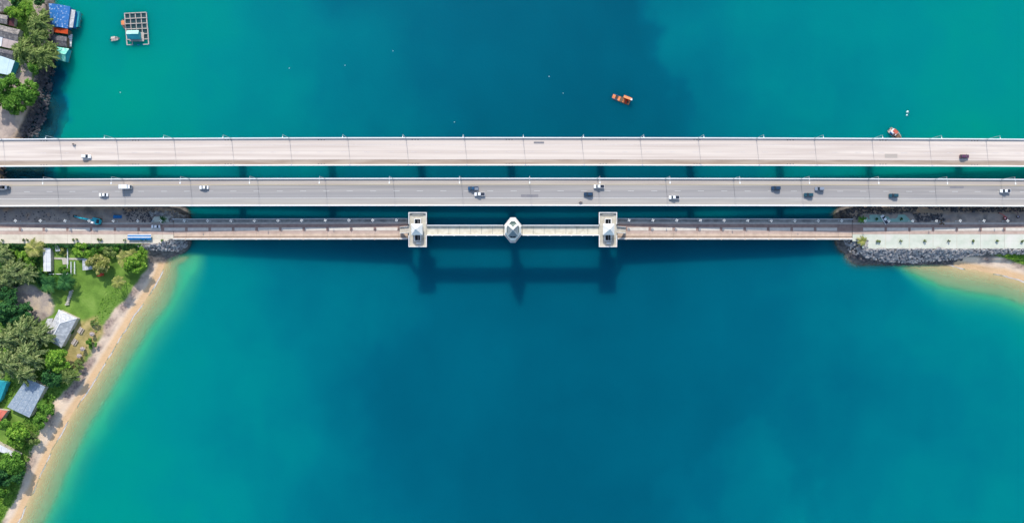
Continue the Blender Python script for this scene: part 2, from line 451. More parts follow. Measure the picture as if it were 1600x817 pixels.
plx = sstep(-9, 9, seg_sd(X, Y, P([(1062, 830), (1070, 750), (1110, 718), (1165, 690), (1200, 705), (1250, 760), (1300, 900), (1060, 900)])) + wobl * 1.3)
for cx, cy, t in ctrl:
    cw_ = W(cx, cy)
    d2 = (PXw + ox - cx) ** 2 + (PYw + oy - cy) ** 2
    w = np.exp(-d2 / (2 * 50.0 ** 2)) + 1.0 / (1 + (d2 / 55.0 ** 2) ** 2) * 0.25
    for pl, sdm, kp in zip(plumes, sides, keep):
        ins = seg_sd(np.array([cw_.x]), np.array([cw_.y]), pl)[0] > 0
        w = w * ((sdm if ins else 1 - sdm) + kp)
    num += w * t; den += w
tone = num / den - 0.10 * plx + (fbm(X + oy * 0.2, Y + ox * 0.2, 38, 61, 6) - 0.5) * 0.19 + (fbm(X * 2.2, Y * 0.35, 30, 71, 4) - 0.5) * 0.08
sd_w, cw_w, beach_w, H_w, _, _ = terrain_fields(X, Y)
offs = np.maximum(-sd_w, 0)
wfw = np.where(X > 0, np.clip((X * 3 + 800 - 1382) / 85, 0.12, 1), 1.0)
near = np.exp(-np.maximum(offs / wfw - 13, 0) / np.where(X > 0, 7.0, 6.5)) * beach_w
tone = tone * (1 - near)
dark_tone = sstep(-3, 5, seg_sd(X, Y, dark_shelf) + (fbm(X, Y, 8, 85) - 0.5) * 9)
tone = tone * (1 - dark_tone) + 0.95 * dark_tone  # water tone deepened over the dark shelf
wat = grid_mesh('sea_water', wx, wy, np.zeros(X.shape))
attr(wat, 'tone', np.clip(tone, 0, 1)); attr(wat, 'depth', np.maximum(-H_w, 0)); attr(wat, 'beach', beach_w); attr(wat, 'shore', sd_w); attr(wat, 'shoal', beach_w * np.exp(-(offs / wfw / np.where(X < 0, 15.0, 14.0)) ** 3))

def water_material():
    m = bpy.data.materials.new('sea_water'); m.use_nodes = True
    nt = m.node_tree; L = nt.links.new; p = nt.nodes['Principled BSDF']
    p.inputs['Roughness'].default_value = 0.3; p.inputs['Specular IOR Level'].default_value = 0.05; p.inputs['IOR'].default_value = 1.33
    p.subsurface_method = 'BURLEY'; p.inputs['Subsurface Weight'].default_value = 1.0
    p.inputs['Subsurface Radius'].default_value = (0.5, 1.0, 1.2); p.inputs['Subsurface Scale'].default_value = 10.0
    g = nd(nt, 'ShaderNodeNewGeometry')
    t = nd(nt, 'ShaderNodeAttribute', attribute_name='tone').outputs['Fac']
    n1 = nd(nt, 'ShaderNodeTexNoise'); n1.inputs['Scale'].default_value = 0.035; n1.inputs['Detail'].default_value = 7; n1.inputs['Distortion'].default_value = 0.8
    L(g.outputs['Position'], n1.inputs['Vector'])
    ma = nd(nt, 'ShaderNodeMath', operation='MULTIPLY_ADD'); ma.inputs[1].default_value = 0.16; L(n1.outputs[0], ma.inputs[0]); 
    sb = nd(nt, 'ShaderNodeMath', operation='SUBTRACT'); sb.inputs[1].default_value = 0.08; L(t, sb.inputs[0]); L(sb.outputs[0], ma.inputs[2])
    cr = nd(nt, 'ShaderNodeValToRGB'); els = cr.color_ramp.elements
    st = [(0.0, lin(4, 156, 118)), (0.10, lin(0, 130, 114)), (0.32, lin(0, 118, 118)), (0.55, lin(0, 102, 113)), (0.78, lin(0, 86, 104)), (1.0, lin(0, 77, 96))]
    els[0].position, els[0].color = st[0]; els[1].position, els[1].color = st[-1]
    for s in st[1:-1]:
        e = els.new(s[0]); e.color = s[1]
    L(ma.outputs[0], cr.inputs[0])
    # broken foam thread where the wavelets run out on the sand
    sh = nd(nt, 'ShaderNodeAttribute', attribute_name='shore').outputs['Fac']
    nf = nd(nt, 'ShaderNodeTexNoise'); nf.inputs['Scale'].default_value = 0.16; nf.inputs['Detail'].default_value = 5; L(g.outputs['Position'], nf.inputs['Vector'])
    sh2 = nd(nt, 'ShaderNodeMath', operation='MULTIPLY_ADD'); sh2.inputs[1].default_value = 1.6; L(nf.outputs[0], sh2.inputs[0]); L(sh, sh2.inputs[2])
    fa = nd(nt, 'ShaderNodeMath', operation='COMPARE'); fa.inputs[1].default_value = 0.38; fa.inputs[2].default_value = 0.34; L(sh2.outputs[0], fa.inputs[0])
    nf2 = nd(nt, 'ShaderNodeTexNoise'); nf2.inputs['Scale'].default_value = 0.07; nf2.inputs['Detail'].default_value = 3; L(g.outputs['Position'], nf2.inputs['Vector'])
    fm = nd(nt, 'ShaderNodeMapRange'); fm.inputs[1].default_value = 0.42; fm.inputs[2].default_value = 0.52; L(nf2.outputs[0], fm.inputs[0])
    bz0 = nd(nt, 'ShaderNodeAttribute', attribute_name='beach').outputs['Fac']
    f1 = nd(nt, 'ShaderNodeMath', operation='MULTIPLY'); L(fa.outputs[0], f1.inputs[0]); L(fm.outputs[0], f1.inputs[1])
    f2 = nd(nt, 'ShaderNodeMath', operation='MULTIPLY'); L(f1.outputs[0], f2.inputs[0]); L(bz0, f2.inputs[1])
    f3 = nd(nt, 'ShaderNodeMath', operation='MULTIPLY'); L(f2.outputs[0], f3.inputs[0]); f3.inputs[1].default_value = 0.95
    fc = nd(nt, 'ShaderNodeMix', data_type='RGBA'); fc.inputs['B'].default_value = (0.75, 0.75, 0.72, 1); 
    so_ = nd(nt, 'ShaderNodeAttribute', attribute_name='shoal').outputs['Fac']
    sc_ = nd(nt, 'ShaderNodeMix', data_type='RGBA'); sc_.inputs['B'].default_value = lin(70, 160, 122); L(cr.outputs[0], sc_.inputs['A']); L(so_, sc_.inputs['Factor'])
    L(sc_.outputs['Result'], fc.inputs['A']); L(f3.outputs[0], fc.inputs['Factor'])
    L(fc.outputs['Result'], p.inputs['Base Color'])
    # ripples
    n2 = nd(nt, 'ShaderNodeTexNoise'); n2.inputs['Scale'].default_value = 0.9; n2.inputs['Detail'].default_value = 4
    L(g.outputs['Position'], n2.inputs['Vector'])
    b = nd(nt, 'ShaderNodeBump'); b.inputs['Strength'].default_value = 0.3; b.inputs['Distance'].default_value = 0.18
    L(n2.outputs[0], b.inputs['Height']); L(b.outputs[0], p.inputs['Normal'])
    # the first metre of water is clear over the sand
    d = nd(nt, 'ShaderNodeAttribute', attribute_name='depth').outputs['Fac']
    bz = nd(nt, 'ShaderNodeAttribute', attribute_name='beach').outputs['Fac']
    k = nd(nt, 'ShaderNodeMath', operation='MULTIPLY_ADD'); k.inputs[1].default_value = 0.45; k.inputs[2].default_value = -1.45 
    L(bz, k.inputs[0])   # -1.45 on rock, -1.0 on beaches
    ml = nd(nt, 'ShaderNodeMath', operation='MULTIPLY'); L(d, ml.inputs[0]); L(k.outputs[0], ml.inputs[1])
    ex = nd(nt, 'ShaderNodeMath', operation='EXPONENT'); L(ml.outputs[0], ex.inputs[0])
    al = nd(nt, 'ShaderNodeMath', operation='SUBTRACT'); al.inputs[0].default_value = 1.0; L(ex.outputs[0], al.inputs[1])
    tr = nd(nt, 'ShaderNodeBsdfTransparent'); tr.inputs['Color'].default_value = (0.93, 0.97, 0.93, 1)
    ms = nd(nt, 'ShaderNodeMixShader'); af = nd(nt, 'ShaderNodeMath', operation='MAXIMUM'); L(al.outputs[0], af.inputs[0]); L(f3.outputs[0], af.inputs[1]); L(af.outputs[0], ms.inputs[0]); L(tr.outputs[0], ms.inputs[1]); L(p.outputs[0], ms.inputs[2])
    L(ms.outputs[0], nt.nodes['Material Output'].inputs['Surface'])
    return m
w_ob = ob('sea_water', wat, water_material()); w_ob['kind'] = 'structure'

# ------------------------------------------------------------------ the two road bridges
SC17 = 333.8 / 350.0
def Yb(py): return (408.5 - py) / 3.0 * SC17
def Xb(px): return (px - 800.0) / 3.0 * SC17
def zb(x): return 16.5 - 4.6 * min(1.6, (x / 266.0) ** 2)

def za(x): return zb(x) + 0.5

def strip(x0, x1, y0, y1, t0, t1, zf, step=5.0, skew=0.0):
    """a long bar along X between y0 and y1, from t0 to t1 above the deck line zf(x); its ends are skewed"""
    n = max(1, int(abs(x1 - x0) / step)); rings = []
    for i in range(n + 1):
        x = x0 + (x1 - x0) * i / n
        za_, zb_ = zf(x + skew * 0.5), zf(x - skew * 0.5)
        rings.append([(x + skew * 0.5, y0, za_ + t0), (x - skew * 0.5, y1, zb_ + t0), (x - skew * 0.5, y1, zb_ + t1), (x + skew * 0.5, y0, za_ + t1)])
    return MB().loft(rings)

XB0, XB1 = -330.0, 330.0

def lamp_mesh(kind):
    pole = MB(); arm = MB(); head = MB()
    h = 9.2
    pole.tube((0, 0, 0), (0, 0, h), 0.10, 0.055, 8); pole.box((0, 0, 0.15), (0.45, 0.45, 0.3))
    if kind == 'a':
        arm.tube((0, 0, h - 0.25), (0, -1.0, h + 0.1), 0.07, 0.06, 6)
        head.loft([[(-0.18, -0.9, h + 0.05), (0.18, -0.9, h + 0.05), (0.12, -0.9, h + 0.2), (-0.12, -0.9, h + 0.2)], [(-0.22, -1.6, h + 0.1), (0.22, -1.6, h + 0.1), (0.14, -1.6, h + 0.28), (-0.14, -1.6, h + 0.28)],
                   [(-0.1, -1.95, h + 0.15), (0.1, -1.95, h + 0.15), (0.07, -1.95, h + 0.22), (-0.07, -1.95, h + 0.22)]])
    else:
        arm.tube((0, 0, h - 0.4), (0, -1.4, h + 0.05), 0.08, 0.07, 6); arm.tube((0, -1.4, h + 0.05), (0, -2.9, h + 0.2), 0.07, 0.06, 6)
        head.loft([[(-0.2, -2.7, h + 0.1), (0.2, -2.7, h + 0.1), (0.14, -2.7, h + 0.28), (-0.14, -2.7, h + 0.28)], [(-0.28, -3.3, h + 0.15), (0.28, -3.3, h + 0.15), (0.2, -3.3, h + 0.38), (-0.2, -3.3, h + 0.38)],
                   [(-0.14, -3.8, h + 0.2), (0.14, -3.8, h + 0.2), (0.09, -3.8, h + 0.3), (-0.09, -3.8, h + 0.3)]])
    return pole.mesh('pole'), arm.mesh('arm'), head.mesh('lamp_head')

def place_lamps(kind, pxs, y, side_label, group):
    pm, am, hm = lamp_mesh(kind)
    n = 0
    for px in pxs:
        x = Xb(px)
        vis = -20 < px < 1620
        if not vis: continue
        t = thing('street_lamp', 'white street lamp, %s from the left along the %s' % (ORD[n], side_label), 'street lamp', (x, y, (za(x) if kind == 'a' else zb(x)) + 0.65), 0, group)
        ob('pole', pm, M['steel_white'], t); ob('arm', am, M['steel_white'], t); ob('lamp_head', hm, M['lamp_glass'], t)
        n += 1

zb_mid = zb
def road_bridge(label, yn, ys_, joints, pier_px, zones, dash_y, dash_off, kindA, skew):
    zb = za if kindA else zb_mid
    """yn / ys_: world Y of the north and south outer edges; zones: (py0, py1, material, name)"""
    t = thing('road_bridge', label, 'bridge', (0, (yn + ys_) / 2, 0))
    cy = (yn + ys_) / 2
    def part(name, mb, m, par=t):
        me = mb.mesh(name) if isinstance(mb, MB) else mb
        o = ob(name, me, m, par, (0, -cy, 0)); return o
    jx = [XB0] + [Xb(j) for j in joints if XB0 < Xb(j) < XB1] + [XB1]
    jg = 0.03 if kindA else 0.05
    for i in range(len(jx) - 1):
        a, b = jx[i] + jg, jx[i + 1] - jg
        sl = part('deck_slab', strip(a, b, zones[0][0], zones[-1][1], -0.45, 0.0, zb, 5, skew), zones[1][2])
        for (y0, y1, m, nm) in zones:
            if m is zones[1][2]: continue
            o = ob(nm, strip(a, b, y0, y1, 0.012, 0.022, zb, 5, skew * (y1 - y0) / (zones[-1][1] - zones[0][0]) ).mesh(nm), m, sl)
    part('expansion_trough', strip(XB0, XB1, zones[0][0] - 0.05, zones[-1][1] + 0.05, -0.75, -0.03, zb), M['joint_soft'])
    # parapets with their coping and the steel rail on the northern one
    for y, inw in ((yn, -1), (ys_, 1)):
        w = 0.42 if inw < 0 else 0.52
        part('parapet', strip(XB0, XB1, y, y + inw * w, -0.6, 0.55, zb), M['parapet_white'])
        part('coping', strip(XB0, XB1, y - inw * 0.04, y + inw * (w + 0.04), 0.553, 0.65, zb), M['white_paint'])
    # girder below
    part('girder', strip(XB0, XB1, yn - 1.2, ys_ + 1.6, -2.7, -0.76, zb), M['concrete_grey'])
    # lane dashes
    k = 0; px = dash_off
    while px < 1780:
        if px > -180:
            x = Xb(px); ln_ = 3.0
            part('lane_dash', strip(x - ln_ / 2, x + ln_ / 2, dash_y - 0.09, dash_y + 0.09, 0.03, 0.036, zb, 4), M['line_faint'] if kindA else M['line_white'])
        px += 36.6
    # piers
    for px in pier_px:
        x = Xb(px); z = zb(x)
        p = MB()
        p.box((x, cy, z - 3.35), (3.4, abs(yn - ys_) - 6.0, 1.4))
        o = part('pier', p, M['concrete_grey'])
        c = MB().prism([(x - 1.7, cy + 0.6), (x - 1.2, cy - 0.4), (x + 1.2, cy - 0.4), (x + 1.7, cy + 0.6), (x + 1.7, cy + 5.0), (x + 1.2, cy + 5.6), (x - 1.2, cy + 5.6), (x - 1.7, cy + 5.0)], -6.5, z - 4.06)
        ob('column', c.mesh('column'), M['concrete_grey'], o)
    # drain pipes in threes at every pier
    for px in pier_px:
        for j in (-4.5, 0, 4.5):
            for y in ((yn - 1.0), (ys_ + 0.95)) if kindA else ():
                x = Xb(px + j)
                part('drain_grate', MB().box((x, y, zb(x) + 0.03), (0.55, 0.35, 0.05)), M['joint_dark'])
    return t

piers = [-84 + 146.6 * k for k in range(0, 13)]
jA = [90 + 91.2 * k for k in range(-3, 21)]
jB = [84 + 106.4 * k for k in range(-3, 18)]
yAn, yAs = Yb(215.6), Yb(259.2)
bridge_a = road_bridge('pale pinkish concrete road bridge, the northernmost and emptiest of the three', yAn, yAs, jA, piers,
    [(yAn - 0.55, Yb(219.5), M['concrete_pale'], 'gutter'), (Yb(219.5), Yb(249.5), M['concrete_pale'], 'lane'), (Yb(249.5), yAs + 0.55, M['dirt_edge'], 'dusty_shoulder')],
    Yb(237.8), 25, True, -1.2)
yBn, yBs = Yb(278.6), Yb(321.8)
bridge_b = road_bridge('grey asphalt road bridge busy with cars, the middle one of the three', yBn, yBs, jB, piers,
    [(yBn - 0.55, Yb(288.0), M['shoulder_tan'], 'footway'), (Yb(288.0), Yb(309.5), M['asphalt_grey'], 'lane'), (Yb(309.5), yBs + 0.55, M['shoulder_grey'], 'shoulder')],
    Yb(298.5), 34, False, -1.2)
def bpart(b, name, x0, x1, y0, y1, m, t0=0.034, t1=0.042):
    return ob(name, strip(x0, x1, y0, y1, t0, t1, za if b is bridge_a else zb).mesh(name), m, b, (0, -b.location.y, 0))
bpart(bridge_b, 'edge_line', XB0, XB1, Yb(309.2), Yb(310.0), M['line_white'])
bpart(bridge_b, 'edge_line', XB0, XB1, Yb(288.0), Yb(288.8), M['line_yellow'])
bpart(bridge_a, 'edge_line', XB0, XB1, Yb(249.1), Yb(249.6), M['line_faint'])
bpart(bridge_a, 'edge_line', XB0, XB1, Yb(226.2), Yb(226.7), M['line_faint'])
bpart(bridge_b, 'asphalt_patch', Xb(814), Xb(841), Yb(304), Yb(308), M['patch_dark'])
bpart(bridge_b, 'asphalt_patch', Xb(1490), Xb(1512), Yb(290), Yb(293), M['patch_dark'])
bpart(bridge_a, 'concrete_patch', Xb(834), Xb(850), Yb(222), Yb(225), M['patch_dark'])
bpart(bridge_a, 'concrete_patch', Xb(1385), Xb(1405), Yb(240), Yb(246), M['shoulder_tan'])
place_lamps('a', [87.5 + 91.2 * k for k in range(-1, 18)], yAn - 0.25, 'northern bridge', 'street lamps of the northern bridge')
place_lamps('b', [82 + 106.4 * k for k in range(-1, 16)], yBn - 0.2, 'middle bridge', 'street lamps of the middle bridge')

# ------------------------------------------------------------------ old bridge: low decks, causeways, two towers, walkway, central pavilion
SC8 = 342.0 / 350.0
def Yo(py): return (408.5 - py) / 3.0 * SC8
def Xo(px): return (px - 800.0) / 3.0 * SC8
XA_W, XA_E = Xo(267), Xo(1336)
XT_W, XT_E = Xo(640), Xo(962)
def zo(x):
    if x < 0:
        t = (x - XA_W) / (XT_W - XA_W)
    else:
        t = (x - XA_E) / (XT_E - XA_E)
    t = max(0.0, min(1.0, t))
    return ZC + 0.05 + 4.4 * t

M['paver_cream'] = mat('paver_cream', lin(206, 184, 162), lin(190, 168, 148), 0.35, 0.85, coords='World', col3=lin(182, 162, 142), s3=0.2)
M['plaza_cream'] = mat('plaza_cream', lin(214, 204, 184), lin(202, 192, 172), 0.35, 0.85, coords='World', col3=lin(190, 178, 158), s3=0.2)
M['paver_green'] = mat('paver_green', lin(202, 204, 188), lin(188, 194, 176), 0.3, 0.85, coords='World', col3=lin(210, 206, 194), s3=0.12)
M['paver_green_shaded'] = mat('paver_green_shaded', lin(150, 186, 170), lin(136, 172, 158), 0.3, 0.85, coords='World')  # shaded copy of paver_green, the bridge's shade put into the colour
M['paver_pink'] = mat('paver_pink', lin(190, 166, 152), lin(176, 152, 138), 0.35, 0.85, coords='World', col3=lin(198, 178, 162), s3=0.15)
M['paver_red'] = mat('paver_red', lin(158, 132, 120), lin(142, 118, 108), 0.5, 0.85, coords='World', col3=lin(168, 146, 132), s3=0.1)
M['panel_grey'] = mat('panel_grey', lin(212, 202, 188), lin(200, 190, 176), 0.6, 0.85, coords='World')
M['kerb_grey'] = mat('kerb_grey', lin(186, 176, 164), lin(170, 160, 150), 0.6, 0.85, coords='World')
M['seam'] = mat('seam', lin(120, 108, 98), None, rough=0.9)

PER = 37.4
def paved_run(owner, px0, px1, rows, sep0, zf, oy, base_name):
    """rows: (py0, py1, material, part name, split) ; slabs are cut at the paving separators"""
    cuts = [px0]
    p = sep0
    while p < px1:
        if p > px0: cuts.append(p)
        p += PER
    cuts.append(px1)
    for (p0, p1, m, nm, gap) in rows:
        for i in range(len(cuts) - 1):
            a = Xo(cuts[i]) + gap; b = Xo(cuts[i + 1]) - gap
            if b - a < 0.3: continue
            o = ob(nm, strip(a, b, Yo(p0), Yo(p1), -0.1, 0.0, zf, 13).mesh(nm), m, owner, (0, oy, 0.02 if gap > 0.5 else 0.0))

def zpan(x): return zo(x) + 0.018
DECK_ROWS = [(342.6, 347.2, M['concrete_grey'], 'footway_slab', 0.03), (347.3, 350.0, M['kerb_grey'], 'kerb_slab', 0.02), (350.05, 360.9, M['paver_red'], 'road_slab', 0.02),
             (361.0, 364.6, M['paver_pink'], 'pink_paving_slab', 0.04), (364.7, 369.4, M['paver_cream'], 'cream_paving_slab', 0.05), (369.5, 371.9, M['paver_cream'], 'edge_paving_slab', 0.03)]
def old_deck(label, px0, px1, sep0):
    t = thing('footbridge_deck', label, 'bridge', (0, Yo(358), 0))
    oy = -Yo(358)
    paved_run(t, px0, px1, DECK_ROWS, sep0, zo, oy, 'deck')
    p = sep0
    while p < px1 - 8:
        a, b = p + 2.2, p + PER - 2.2
        if a > px0 - 20 and b < px1 + 5:
            ob('light_panel', strip(Xo(a), Xo(b), Yo(355.4), Yo(360.4), 0.002, 0.03, zo).mesh('light_panel'), M['panel_grey'], t, (0, oy, 0))
        p += PER
    x0, x1 = Xo(px0), Xo(px1)
    ob('deck_beam', strip(x0, x1, Yo(342.2), Yo(374.4), -1.3, -0.12, zo).mesh('deck_beam'), M['concrete_grey'], t, (0, oy, 0))
    # northern railing: rail on posts, southern solid parapet
    ob('top_rail', strip(x0, x1, Yo(341.7), Yo(342.5), 1.0, 1.12, zo).mesh('top_rail'), M['white_paint'], t, (0, oy, 0))
    ob('mid_rail', strip(x0, x1, Yo(341.9), Yo(342.3), 0.15, 0.85, zo).mesh('mid_rail'), M['kerb_grey'], t, (0, oy, 0))
    ob('parapet', strip(x0, x1, Yo(372.2), Yo(373.9), -0.5, 0.9, zo).mesh('parapet'), M['paver_cream'], t, (0, oy, 0))
    ob('coping', strip(x0, x1, Yo(372.0), Yo(374.2), 0.903, 1.0, zo).mesh('coping'), M['parapet_white'], t, (0, oy, 0))
    ob('inner_rail', strip(x0, x1, Yo(369.2), Yo(369.6), 0.003, 0.25, zo).mesh('inner_rail'), M['seam'], t, (0, oy, 0))
    p = sep0
    pm = None
    while p < px1:
        if p > px0:
            x = Xo(p)
            ob('rail_post', MB().box((x, Yo(342.1), zo(x) + 0.5), (0.35, 0.3, 1.25)).mesh('rail_post'), M['white_paint'], t, (0, oy, 0))
            ob('parapet_post', MB().box((x, Yo(373.9), zo(x) + 0.45), (0.4, 0.55, 1.25)).mesh('parapet_post'), M['paver_cream'], t, (0, oy, 0))
        p += PER
    # bents
    k = px0 + 18
    while k < px1 - 5:
        x = Xo(k); z = zo(x)
        b = ob('bent', MB().box((x, Yo(358), z - 1.75), (1.2, 10.0, 0.9)).mesh('bent'), M['concrete_grey'], t, (0, oy, 0))
        for s in (-3.6, 0, 3.6):
            ob('column', MB().tube((x, Yo(358) + s, -6.5), (x, Yo(358) + s, z - 2.2), 0.45, 0.45, 10).mesh('column'), M['concrete_grey'], b)
        k += PER
    return t
deck_w = old_deck('long low paved deck of the old bridge, left of the towers', 267, 638, 287.2 - PER)
deck_e = old_deck('long low paved deck of the old bridge, right of the towers', 964, 1336, 977.5)

# paved causeway tops (part of the setting)
def pavement(name, px0, px1, rows, sep0):
    o = ob(name, strip(Xo(px0), Xo(px1), Yo(347.2), Yo(372.0), -0.6, -0.12, zo).mesh(name), M['seam'])
    o['kind'] = 'structure'
    paved_run(o, px0, px1, rows, sep0, zo, 0, name)
    p = sep0
    while p < px1 - 8:
        a, b = p + 2.0, p + PER - 2.0
        if a > px0 and b < px1:
            ob('light_panel', strip(Xo(a), Xo(b), Yo(355.4), Yo(360.4), 0.002, 0.03, zo).mesh('light_panel'), M['panel_grey'], o)
        p += PER
    return o
WR = [(347.3, 350.0, M['kerb_grey'], 'kerb_slab', 0.02), (350.05, 360.9, M['paver_red'], 'road_slab', 0.02), (361.0, 365.8, M['paver_pink'], 'pink_paving_slab', 0.05), (366.0, 372.9, M['plaza_cream'], 'cream_paving_slab', 0.06)]
pav_w = pavement('pavement_west', -220, 266.7, WR + [(373.0, 380.0, M['plaza_cream'], 'cream_paving_slab', 0.06)], 24.6 - 7 * PER)
for ch in list(pav_w.children):           # the southern row stops short where the plaza is cut off at an angle
    if ch.name.startswith('cream_paving_slab'):
        xs_ = [v.co.x for v in ch.data.vertices]; ysm = [v.co.y for v in ch.data.vertices]
        if max(xs_) > Xo(250) and min(ysm) < Yo(375):
            for v in ch.data.vertices:
                if v.co.y < Yo(375): v.co.x = min(v.co.x, Xo(247))
                elif v.co.x > Xo(250): v.co.x = Xo(264)
ER = [(347.3, 350.0, M['kerb_grey'], 'kerb_slab', 0.02), (350.05, 360.9, M['paver_red'], 'road_slab', 0.02), (361.0, 365.4, M['paver_pink'], 'pink_paving_slab', 0.05), (365.6, 376.5, M['paver_green'], 'pale_green_paving_slab', 0.06), (376.6, 388.2, M['paver_green'], 'pale_green_paving_slab', 0.06)]
pav_e = pavement('pavement_east', 1336.5, 1820, ER, 1351.5 - PER)
for ch in list(pav_e.children):
    if ch.name.startswith('pale_green'):
        ysm = [v.co.y for v in ch.data.vertices]; xs_ = [v.co.x for v in ch.data.vertices]
        if min(xs_) < Xo(1340) and min(ysm) < Yo(380):
            bpy.data.objects.remove(ch)
plz = ob('plaza_north_side', MB().prism(P([(1343, 347.0), (1346, 341), (1352, 335.5), (1414, 335.5), (1426, 347.0)], 5), ZC - 0.5, ZC + 0.03).mesh('plaza_north_side'), M['paver_green_shaded']); plz['kind'] = 'structure'
plz2 = ob('plaza_west_tip', MB().prism(P([(237, 347.0), (241, 339), (262, 337.5), (264.5, 347.0)], 5), ZC - 0.5, ZC + 0.32).mesh('plaza_west_tip'), M['paver_green']); plz2['kind'] = 'structure'

# globe lamps along the northern railing
def globe_lamp_meshes():
    p = MB().tube((0, 0, 0), (0, 0, 3.6), 0.09, 0.06, 8); p.box((0, 0, 0.15), (0.35, 0.35, 0.3))
    a = MB().bar((-0.55, 0, 3.45), (0.55, 0, 3.45), 0.08); a.bar((0, -0.55, 3.45), (0, 0.55, 3.45), 0.08)
    g = MB()
    prof = [(0.02, 0), (0.2, 0.08), (0.28, 0.28), (0.2, 0.48), (0.02, 0.56)]
    return p.mesh('pole'), a.mesh('cross_arm'), g.lathe((0, 0, 0), prof, 10).mesh('globe', True)
gp, ga, gg = globe_lamp_meshes()
def globe_lamps(pxs, where):
    n = 0
    for px in pxs:
        x = Xo(px) * 0.985; z = zo(x)
        t = thing('globe_lamp', 'small white globe lamp, %s from the left along the %s' % (ORD[n], where), 'street lamp', (x, Yo(345.2), z), random.uniform(0, 0.6), 'globe lamps along the old bridge railing')
        ob('pole', gp, M['steel_white'], t); ob('cross_arm', ga, M['steel_white'], t)
        for k in range(4):
            ob('globe', gg, M['lamp_glass'], t, (0.5 * math.cos(k * math.pi / 2), 0.5 * math.sin(k * math.pi / 2), 3.45))
        n += 1
globe_lamps([14, 53.5, 92.5, 130.6, 169, 207.5] + [244 + 37.55 * k for k in range(0, 11)], 'left half of the old bridge')
globe_lamps([983 + 37.6 * k for k in range(0, 17)], 'right half of the old bridge')

